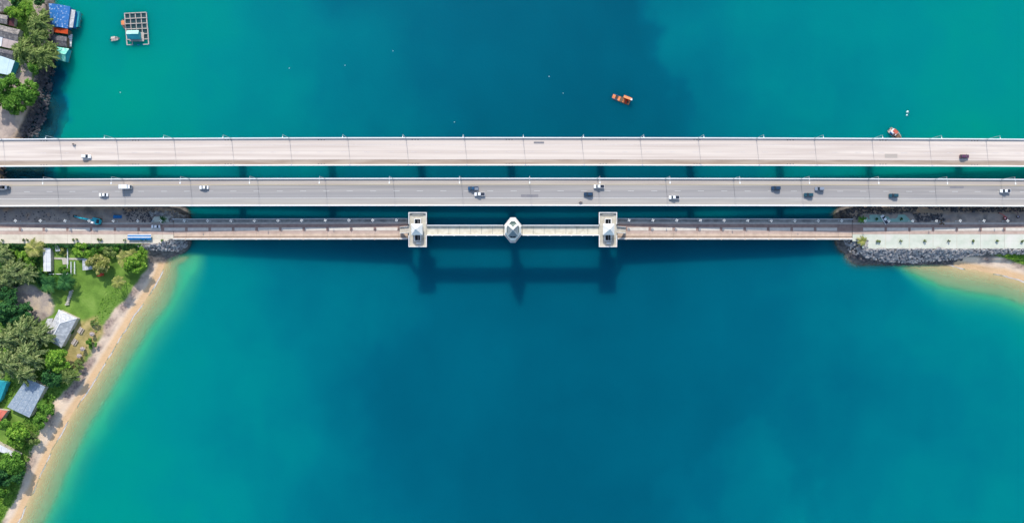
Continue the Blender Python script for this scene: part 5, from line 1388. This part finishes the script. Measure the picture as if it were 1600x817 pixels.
boat(194, 38.5, -1.45, 4.8, 1.7, M['timber_pale'], M['orange_wood'], 'orange and white boat tied to the side of the fish cages', awning=M['orange_wood'])
# orange raft
c = W(972, 155, 0.4); t = thing('fishing_raft', 'orange wooden fishing raft on the dark water above the bridges', 'raft', (c.x, c.y, 0), -0.36)
for k in range(5):
    ob('log', MB().tube((-5.2 if 0 < k < 4 else -4.6, -1.6 + 0.62 * k, 0.12), (4.4, -1.6 + 0.62 * k, 0.12), 0.2, 0.2, 8).mesh('log'), M['timber'], t)
for k, (x, w, m) in enumerate([(-4.4, 1.5, M['orange_wood']), (-1.55, 1.2, M['orange_wood']), (-0.1, 1.3, M['timber']), (1.2, 1.2, M['orange_wood']), (2.5, 1.2, M['red_paint']), (3.8, 1.1, M['orange_wood'])]):
    ob('deck_board', MB().box((x, -0.35 if k else -0.2, 0.38), (w, 2.3 if k else 2.1, 0.1)).mesh('deck_board'), m, t)
ob('cabin_roof', slab_quad([Vector((0.2, 1.9, 1.9)), Vector((4.6, 1.9, 1.9)), Vector((4.6, 0.5, 2.2)), Vector((0.2, 0.5, 2.2))], 0.08).mesh('cabin_roof'), M['orange_wood'], t)
ob('cabin_wall', MB().box((2.4, 1.2, 1.15), (3.8, 1.1, 1.5)).mesh('cabin_wall'), M['red_paint'], t)
for s in (-1, 1): ob('side_rail', MB().bar((-4.9, s * 1.15 - 0.2, 0.5), (-1.9, s * 1.15 - 0.2, 0.5), 0.12).mesh('side_rail'), M['wall_blue'], t)
ob('crate', MB().box((3.2, -0.7, 0.75), (0.9, 0.8, 0.6)).mesh('crate'), M['dark_metal'], t); ob('crate', MB().box((4.5, 0.9, 2.35), (0.9, 0.8, 0.3)).mesh('crate'), M['white_paint'], t)
# colourful work boat half under the northern bridge
c = W(1398.5, 210.5, 0.5); t = boat(1398.5, 210.5, -0.72, 8.2, 3.9, M['timber_pale'], M['timber_pale'], 'pale work boat with rusty red cabin roof peeping out above the northern bridge', 'work_boat')
ob('cabin', MB().box((-1.4, 0.1, 1.2), (3.0, 2.4, 1.4)).mesh('cabin'), M['white_paint'], t); ob('cabin_roof', MB().prism([(-2.6, -0.3), (-0.1, -0.3), (-0.1, 1.5), (-2.6, 1.5)], 1.93, 2.05).mesh('cabin_roof'), M['rust_red'], t)
ob('deck_cover', MB().prism([(0.1, -1.4), (3.0, -0.8), (3.0, 0.8), (0.1, 1.4)], 0.86, 0.95).mesh('deck_cover'), M['timber'], t)
ob('cargo', MB().box((-2.2, -1.1, 1.3), (1.6, 0.8, 0.9)).mesh('cargo'), M['wall_blue'], t); ob('hatch', MB().box((-0.9, -1.0, 1.95), (1.0, 0.9, 0.1)).mesh('hatch'), M['r_maroon'], t)
# mooring buoys
M['buoy'] = mat('buoy_white', (0.55, 0.75, 0.75), None, rough=0.4)
bu = MB().lathe((0, 0, 0), [(0.02, -0.4), (0.4, -0.25), (0.5, 0.05), (0.38, 0.35), (0.1, 0.45), (0.08, 0.8)], 12).mesh('body', True); ri = MB().lathe((0, 0, 0.8), [(0.12, 0), (0.16, 0.05), (0.12, 0.1)], 8).mesh('ring')
for (px, py, s, lab) in [(1418, 175.5, 1.5, 'large pale buoy, the upper of a pair above the right end of the northern bridge'), (1417, 180.5, 1.1, 'pale buoy just below the large one above the right end of the northern bridge'), (452, 107, 0.55, 'tiny white buoy on the teal water right of the fish cages'),
                         (539, 102.5, 0.55, 'tiny white buoy between the left teal water and the deep channel'), (858, 120, 0.55, 'tiny white buoy on the dark channel left of the orange raft'), (614, 80, 0.45, 'tiny white buoy, higher one left of the dark channel'), (710, 191, 0.5, 'tiny white buoy close above the northern bridge'), (880, 146, 0.45, 'faint tiny buoy nearest the orange raft'), (188, 145, 0.5, 'tiny white buoy on the green water below the fish cages')]:
    c = W(px, py, 0); t = thing('mooring_buoy', lab, 'buoy', (c.x, c.y, 0), 0, 'white mooring buoys', s); ob('body', bu, M['buoy'], t); ob('ring', ri, M['dark_metal'], t)

# ------------------------------------------------------------------ vehicles
def loft_car(prof, m=None):
    """prof: (x, half width, z0, z1, shoulder inset)"""
    m = m or MB(); rings = []
    for x, w, z0, z1, ins in prof:
        rings.append([(x, -w * 0.94, z0), (x, w * 0.94, z0), (x, w, z0 + (z1 - z0) * 0.55), (x, w - ins, z1), (x, -w + ins, z1), (x, -w, z0 + (z1 - z0) * 0.55)])
    return m.loft(rings)
def wheel_meshes(r=0.33, w=0.22):
    ty = MB().lathe((0, 0, -w / 2), [(r * 0.6, 0), (r * 0.95, 0), (r, w * 0.25), (r, w * 0.75), (r * 0.95, w), (r * 0.6, w)], 16).mesh('wheel')
    ri = MB().lathe((0, 0, -w / 2 - 0.005), [(0.02, 0.02), (r * 0.58, 0.0), (r * 0.58, w + 0.01), (0.02, w - 0.01)], 12).mesh('rim'); return ty, ri
WT, WR_ = wheel_meshes(); WT2, WR2 = wheel_meshes(0.48, 0.3)
def wheels(t, xs_, hw, big=False):
    for x in xs_:
        for s in (-1, 1):
            o = ob('wheel', WT2 if big else WT, M['rubber'], t, (x, s * hw, 0.48 if big else 0.33), 0, None, (math.pi / 2, 0, 0)); ob('rim', WR2 if big else WR_, M['steel_white'], o)
CAR = {}
def car_meshes(kind):
    if kind in CAR: return CAR[kind]
    if kind == 'sedan':
        body = loft_car([(-2.25, .72, .35, .78, .06), (-2.1, .84, .25, .92, .06), (-1.3, .88, .22, .95, .06), (0.9, .88, .22, .93, .06), (1.9, .84, .24, .82, .08), (2.25, .7, .32, .66, .08)])
        glass = loft_car([(-1.55, .78, .93, .96, .02), (-0.85, .76, .93, 1.40, .12), (0.25, .76, .93, 1.40, .12), (1.05, .78, .91, .95, .02)])
        roof = loft_car([(-0.9, .66, 1.385, 1.43, .03), (-0.3, .68, 1.39, 1.47, .04), (0.28, .66, 1.385, 1.43, .03)])
    elif kind == 'suv':
        body = loft_car([(-2.25, .8, .4, 1.0, .05), (-2.1, .9, .3, 1.08, .05), (0.9, .93, .28, 1.05, .06), (1.95, .9, .3, .96, .08), (2.3, .76, .36, .78, .08)])
        glass = loft_car([(-2.12, .82, 1.06, 1.1, .02), (-1.8, .8, 1.06, 1.68, .12), (0.2, .8, 1.06, 1.68, .12), (1.05, .82, 1.03, 1.07, .02)])
        roof = loft_car([(-1.85, .7, 1.665, 1.71, .03), (-0.8, .72, 1.67, 1.76, .04), (0.22, .7, 1.665, 1.71, .03)])
    else:  # pickup
        body = loft_car([(-2.6, .84, .4, .62, .03), (-2.5, .9, .36, .66, .03), (-0.62, .9, .34, .68, .03), (-0.6, .91, .34, 1.06, .05), (1.2, .91, .34, 1.04, .06), (2.3, .88, .36, .95, .08), (2.6, .74, .42, .8, .08)])
        glass = loft_car([(-0.58, .8, 1.05, 1.1, .02), (-0.45, .78, 1.05, 1.66, .1), (0.75, .78, 1.05, 1.66, .12), (1.45, .8, 1.03, 1.07, .02)])
        roof = loft_car([(-0.5, .69, 1.645, 1.69, .03), (0.1, .71, 1.65, 1.74, .04), (0.78, .69, 1.645, 1.69, .03)])
    CAR[kind] = (body.mesh('body'), glass.mesh('windows'), roof.mesh('roof'))
    return CAR[kind]
HL = MB().box((0, 0, 0), (0.1, 0.34, 0.14)).mesh('headlight'); MI = MB().box((0, 0, 0), (0.14, 0.2, 0.12)).mesh('mirror')
M['tail_red'] = mat('tail_red', (0.4, 0.02, 0.02), None, rough=0.3)
def paint(name, c):
    m = mat(name, c, None, rough=0.28, spec=0.5); m.node_tree.nodes['Principled BSDF'].inputs['Coat Weight'].default_value = 0.4; return m
PT = {'white': paint('paint_white', (0.8, 0.8, 0.8)), 'black': paint('paint_black', (0.025, 0.03, 0.045)), 'navy': paint('paint_navy', (0.015, 0.04, 0.08)), 'teal': paint('paint_teal', (0.012, 0.06, 0.085)), 'blue': paint('paint_blue', (0.015, 0.07, 0.15)),
      'grey': paint('paint_grey', (0.22, 0.25, 0.30)), 'maroon': paint('paint_maroon', (0.10, 0.03, 0.07)), 'silver': paint('paint_silver', (0.45, 0.47, 0.5)), 'exc': paint('paint_turquoise', (0.0, 0.38, 0.45)), 'red': paint('paint_red', (0.6, 0.05, 0.05))}
def car(px, py, kind, col, label, face=-1, zf=zb, sc=17.0, bed='black', rz=None):
    z = zf(Xb(px)); s = (CAM_H - z - 0.8) / CAM_H / 3.0
    x, y = (px - 800) * s, (408.5 - py) * s; z = zf(x) + 0.045
    t = thing('pickup_truck' if kind == 'pickup' else 'car', label, 'pickup' if kind == 'pickup' else 'car', (x, y, z), (0 if face > 0 else math.pi) if rz is None else rz, 'vehicles on the bridges')
    b, g, r = car_meshes(kind)
    ob('body', b, PT[col], t); ob('windows', g, M['glass_dark'], t); ob('roof', r, PT[col], t)
    wheels(t, (-1.4, 1.4) if kind != 'pickup' else (-1.6, 1.65), 0.82)
    xf = {'sedan': 2.2, 'suv': 2.24, 'pickup': 2.53}[kind]
    for sy in (-1, 1):
        ob('headlight', HL, M['lamp_glass'], t, (xf - 0.04, sy * 0.56, 0.64)); ob('tail_light', HL, M['tail_red'], t, (-xf + 0.02, sy * 0.6, 0.72)); ob('mirror', MI, PT[col], t, (0.85, sy * 0.98, 1.05))
    if kind == 'pickup':
        bd = ob('cargo_bed', MB().box((-1.56, 0, 0.72), (1.86, 1.6, 0.06)).mesh('cargo_bed'), PT[bed] if bed else M['dark_metal'], t)
        for sy in (-1, 1): ob('bed_side', MB().box((-1.57, sy * 0.84, 0.88), (1.9, 0.09, 0.4)).mesh('bed_side'), PT[col], bd)
        ob('tailgate', MB().box((-2.53, 0, 0.88), (0.09, 1.6, 0.4)).mesh('tailgate'), PT[col], bd)
    return t
car(134.5, 244.5, 'suv', 'white', 'white car alone on the left end of the northern bridge', 1, zf=za)
car(1507, 244.5, 'suv', 'maroon', 'dark maroon car alone on the right end of the northern bridge', 1, zf=za)
car(161.5, 304.5, 'sedan', 'white', 'white sedan in the lower lane on the left end of the middle bridge')
car(318.5, 293, 'sedan', 'white', 'white sedan in the upper lane, right of the white box van')
car(739.5, 294.5, 'pickup', 'blue', 'dark blue pickup in the upper lane beside a white pickup', bed='grey')
car(749.5, 303.5, 'pickup', 'white', 'white pickup with dark bed in the lower lane beside the dark blue pickup')
car(919.5, 303.5, 'suv', 'navy', 'dark navy car in the lower lane next to the motorcycle')
car(936, 291.5, 'pickup', 'white', 'white pickup in the upper lane above the dark navy car')
car(1053.5, 308.5, 'pickup', 'white', 'white pickup straddling the edge line right of the right tower')
car(1212.5, 294, 'suv', 'navy', 'dark blue car in the upper lane, left one of a close group of three')
car(1280.5, 295, 'suv', 'grey', 'grey car in the upper lane, right one of a close group of three')
car(1263.5, 304.5, 'suv', 'teal', 'dark teal car in the lower lane of a close group of three')
car(1396.5, 305.5, 'suv', 'teal', 'dark teal car alone in the lower lane above the right causeway')
car(1571, 298.5, 'pickup', 'white', 'white pickup on the lane dashes at the right end of the middle bridge')
car(243, 354, 'sedan', 'white', 'white car parked on the left causeway by the tarp stall', zf=zo)
car(1382, 343, 'pickup', 'white', 'white pickup with dark bed parked askew on the shaded plaza', zf=lambda x: ZC, rz=R(122), bed='black')

def box_truck(px, py, label, cargo, cab, length=5.6, open_bed=False):
    z = zb(Xb(px)); s = (CAM_H - z - 1.5) / CAM_H / 3.0; x, y = (px - 800) * s, (408.5 - py) * s
    t = thing('box_truck', label, 'truck', (x, y, zb(x) + 0.045), 0, 'vehicles on the bridges')
    L2 = length / 2
    ob('chassis', MB().box((0, 0, 0.62), (length, 1.5, 0.25)).mesh('chassis'), M['dark_metal'], t)
    if open_bed:
        ob('flat_bed', MB().box((-0.8, 0, 0.95), (length - 1.9, 2.1, 0.3)).mesh('flat_bed'), cargo, t)
        for k in (-1, 1): ob('side_board', MB().box((-0.8, k * 1.0, 1.6), (length - 1.9, 0.1, 1.0)).mesh('side_board'), M['white_paint'], t)
        for k in range(3): ob('load', MB().box((-2.3 + 1.5 * k, 0, 1.6), (1.2, 1.6, 1.0)).mesh('load'), [M['dark_metal'], M['timber'], M['dark_metal']][k], t)
    else:
        ob('cargo_box', MB().box((-0.75, 0, 1.85), (length - 1.6, 2.0, 2.1)).mesh('cargo_box'), cargo, t)
    c_ = loft_car([(L2 - 1.65, .92, .5, 1.95, .08), (L2 - 0.6, .92, .5, 1.95, .1), (L2 - 0.05, .88, .5, 1.15, .06)])
    ob('cab', c_.mesh('cab'), cab, t)
    ob('windscreen', MB().add([(L2 - 0.56, -0.72, 1.97), (L2 - 0.56, 0.72, 1.97), (L2 - 0.0, 0.74, 1.2), (L2 - 0.0, -0.74, 1.2), (L2 - 0.62, -0.72, 1.9), (L2 - 0.62, 0.72, 1.9), (L2 - 0.07, 0.74, 1.13), (L2 - 0.07, -0.74, 1.13)], [(0, 1, 2, 3), (7, 6, 5, 4), (0, 4, 5, 1), (1, 5, 6, 2), (2, 6, 7, 3), (3, 7, 4, 0)]).mesh('windscreen'), M['glass_dark'], t)
    wheels(t, (-L2 + 1.1, L2 - 0.9), 0.85, True)
    for sy in (-1, 1): ob('headlight', HL, M['lamp_glass'], t, (L2 - 0.02, sy * 0.6, 0.75))
box_truck(196.5, 292, 'white box van casting a square shadow in the upper lane', M['white_paint'], PT['white'])
box_truck(1, 293, 'dark flatbed truck cut by the left edge on the middle bridge', M['dark_metal'], PT['grey'], 8.0, True)

# motorcycles, each with its rider
def skin_person(name, label, loc, rz, cloth):
    """seated rider: one continuous skinned body"""
    J = {'pelvis': (0, 0, .86, .15), 'belly': (.03, 0, 1.05, .145), 'chest': (.10, 0, 1.28, .165), 'neck': (.15, 0, 1.47, .06), 'head': (.18, 0, 1.58, .10), 'crown': (.18, 0, 1.70, .085)}
    for s, n in ((1, 'l'), (-1, 'r')):
        J.update({'sh' + n: (.11, .19 * s, 1.38, .065), 'el' + n: (.28, .27 * s, 1.16, .05), 'wr' + n: (.50, .27 * s, 1.10, .037), 'ha' + n: (.58, .27 * s, 1.09, .03),
                  'hi' + n: (.03, .10 * s, .82, .10), 'kn' + n: (.40, .17 * s, .72, .07), 'an' + n: (.22, .16 * s, .33, .045), 'to' + n: (.38, .17 * s, .27, .04)})
    E = [('pelvis', 'belly'), ('belly', 'chest'), ('chest', 'neck'), ('neck', 'head'), ('head', 'crown')]
    for n in 'lr': E += [('chest', 'sh' + n), ('sh' + n, 'el' + n), ('el' + n, 'wr' + n), ('wr' + n, 'ha' + n), ('pelvis', 'hi' + n), ('hi' + n, 'kn' + n), ('kn' + n, 'an' + n), ('an' + n, 'to' + n)]
    ks = list(J); me = bpy.data.meshes.new('body'); me.from_pydata([J[k][:3] for k in ks], [(ks.index(a), ks.index(b)) for a, b in E], [])
    o = bpy.data.objects.new(name, me); C.objects.link(o); o.location = loc; o.rotation_euler = (0, 0, rz)
    sk = o.modifiers.new('skin', 'SKIN'); sb_ = o.modifiers.new('sub', 'SUBSURF'); sb_.levels = 1; sb_.render_levels = 1
    for i, k in enumerate(ks):
        me.skin_vertices[0].data[i].radius = (J[k][3],) * 2; me.skin_vertices[0].data[i].use_root = (k == 'pelvis')
    me.materials.append(cloth)
    tag(o, label, 'person', 'motorcycle riders')
    hm = ob('helmet', MB().lathe((0.18, 0, 1.56), [(0.10, 0), (0.145, 0.04), (0.15, 0.12), (0.11, 0.2), (0.02, 0.235)], 12).mesh('helmet', True), M['dark_metal'], o)
    return o
def motorcycle(px, py, label, rlabel, face, cloth, zf=zb):
    z = zf(Xb(px)); s = (CAM_H - z - 0.8) / CAM_H / 3.0; x, y = (px - 800) * s, (408.5 - py) * s; rz = 0 if face > 0 else math.pi
    loc = (x, y, zf(x) + 0.045)
    t = thing('motorcycle', label, 'motorcycle', loc, rz, 'motorcycles')
    for xx in (-0.62, 0.66):
        ob('wheel', MB().lathe((0, 0, -0.05), [(0.2, 0), (0.28, 0.0), (0.3, 0.05), (0.28, 0.1), (0.2, 0.1)], 16).mesh('wheel'), M['rubber'], t, (xx, 0, 0.3), 0, None, (math.pi / 2, 0, 0))
    ob('engine_body', loft_car([(-0.7, .1, .45, .72, .02), (-0.3, .16, .3, .78, .04), (0.2, .15, .3, .74, .04), (0.5, .1, .5, .92, .03)]).mesh('engine_body'), PT['maroon'], t)
    ob('saddle', MB().box((-0.25, 0, 0.8), (0.8, 0.26, 0.09)).mesh('saddle'), M['rubber'], t)
    ob('handlebar', MB().tube((0.52, -0.34, 1.06), (0.52, 0.34, 1.06), 0.02, 0.02, 6).mesh('handlebar'), M['dark_metal'], t)
    ob('fork', MB().bar((0.66, 0, 0.3), (0.5, 0, 1.05), 0.08).mesh('fork'), M['steel_white'], t)
    skin_person('person', rlabel, loc, rz, cloth)
M['cloth_dark'] = mat('cloth_dark', (0.05, 0.05, 0.06), (0.08, 0.07, 0.08), 4.0, 0.9); M['cloth_plum'] = mat('cloth_plum', (0.10, 0.04, 0.06), (0.13, 0.06, 0.08), 4.0, 0.9)
motorcycle(114.5, 225.5, 'motorcycle near the northern parapet on the left end of the northern bridge', 'person in dark clothes riding the motorcycle on the northern bridge', 1, M['cloth_dark'], za)
motorcycle(907.5, 316, 'motorcycle on the southern shoulder of the middle bridge', 'person in plum clothes riding the motorcycle on the middle bridge', -1, M['cloth_plum'])

# excavators
def excavator(px, py, rz, label, col, k=1.0):
    c = W(px, py, ZC + 1); t = thing('excavator', label, 'excavator', (c.x, c.y, max(ZC + 0.02, gz(c.x, c.y) - 0.1)), rz, None, k)
    for s in (-1, 1):
        tr_ = ob('track', MB().loft([[(x, s * 1.15 - 0.3, z) for x, z in ((-1.9, .35), (-1.6, .0), (1.6, .0), (1.9, .35), (1.6, .75), (-1.6, .75))], [(x, s * 1.15 + 0.3, z) for x, z in ((-1.9, .35), (-1.6, .0), (1.6, .0), (1.9, .35), (1.6, .75), (-1.6, .75))]]).mesh('track'), M['rubber'], t)
    ob('turntable', MB().lathe((0, 0, 0.7), [(0.8, 0), (0.8, 0.3)], 14).mesh('turntable'), M['dark_metal'], t)
    ob('house_body', MB().prism([(1.5, -1.35), (1.5, 1.35), (-0.9, 1.4), (-1.9, 1.1), (-2.2, 0.5), (-2.2, -0.5), (-1.9, -1.1), (-0.9, -1.4)], 1.0, 2.2).mesh('house_body'), PT[col], t)
    ob('engine_cover', MB().box((-1.2, 0, 2.3), (1.2, 1.8, 0.2)).mesh('engine_cover'), M['dark_metal'], t)
    cb = ob('cab', MB().loft([[(0.1, 0.45, 2.2), (1.6, 0.45, 2.2), (1.6, 1.35, 2.2), (0.1, 1.35, 2.2)], [(0.2, 0.5, 3.1), (1.3, 0.5, 3.1), (1.3, 1.3, 3.1), (0.2, 1.3, 3.1)]]).mesh('cab'), PT['white'], t)
    ob('cab_glass', MB().add([(1.62, 0.5, 2.25), (1.62, 1.3, 2.25), (1.34, 1.25, 3.05), (1.34, 0.55, 3.05), (1.6, 0.5, 2.25), (1.6, 1.3, 2.25), (1.31, 1.25, 3.05), (1.31, 0.55, 3.05)], [(0, 1, 2, 3), (7, 6, 5, 4), (0, 4, 5, 1), (2, 6, 7, 3)]).mesh('cab_glass'), M['glass_dark'], cb)
    ob('boom', MB().bar((1.2, -0.1, 2.0), (4.6, -0.1, 4.4), 0.62, 0.5).bar((4.6, -0.1, 4.4), (7.4, -0.1, 3.6), 0.55, 0.45).mesh('boom'), PT[col], t)
    ob('dipper_arm', MB().bar((7.2, -0.1, 3.75), (9.8, -0.1, 1.9), 0.45, 0.4).mesh('dipper_arm'), PT[col], t)
    ob('cylinder', MB().tube((2.0, -0.45, 1.9), (5.0, -0.45, 4.1), 0.09, 0.09, 8).mesh('cylinder'), M['steel_white'], t)
    ob('bucket', MB().prism([(9.5, -0.7), (10.6, -0.6), (10.6, 0.4), (9.5, 0.5)], 0.9, 1.9).mesh('bucket'), M['dark_metal'], t)
excavator(151.5, 345.5, R(168), 'turquoise excavator with its boom stretched over the dirt on the left causeway', 'exc', 1.12)
excavator(1571.5, 340.5, R(143), 'small red excavator on the shaded dirt beside the right causeway', 'red', 0.42)
excavator(1592, 338.5, R(120), 'dusty maroon excavator at the far right of the shaded dirt', 'maroon', 0.36)
# work site clutter
t = thing('rubble_heap', 'low heap of brown rubble on the right causeway dirt strip', 'rubble', W(1472, 349, ZC))
for k in range(14):
    a = random.uniform(0, 6.3); r_ = random.uniform(0, 1.6)
    ob('chunk', MB().lathe((r_ * 1.6 * math.cos(a), r_ * math.sin(a), 0.1), [(0.1, -0.2), (0.5, 0), (0.35, 0.35), (0.05, 0.45)], 6).mesh('chunk'), M['timber'] if k % 3 else M['rock'], t)
t = thing('tarp_pile', 'dark blue tarp covered pile on the dirt near the turquoise excavator', 'tarp', W(184, 338.5, ZC))
ob('cover', MB().loft([[(-2.6, -0.9, -0.3), (2.4, -1.1, -0.3), (2.6, 0.9, -0.3), (-2.4, 1.0, -0.3)], [(-1.9, -0.5, 0.8), (1.6, -0.6, 0.9), (1.9, 0.4, 0.7), (-1.7, 0.5, 0.9)]]).mesh('cover'), M['tarp_blue'], t)
for q in ((-2.5, -0.9), (2.4, 0.9), (-2.2, 1.0)): ob('weight', MB().box((q[0], q[1], 0.15), (0.4, 0.4, 0.4)).mesh('weight'), M['rock'], t)
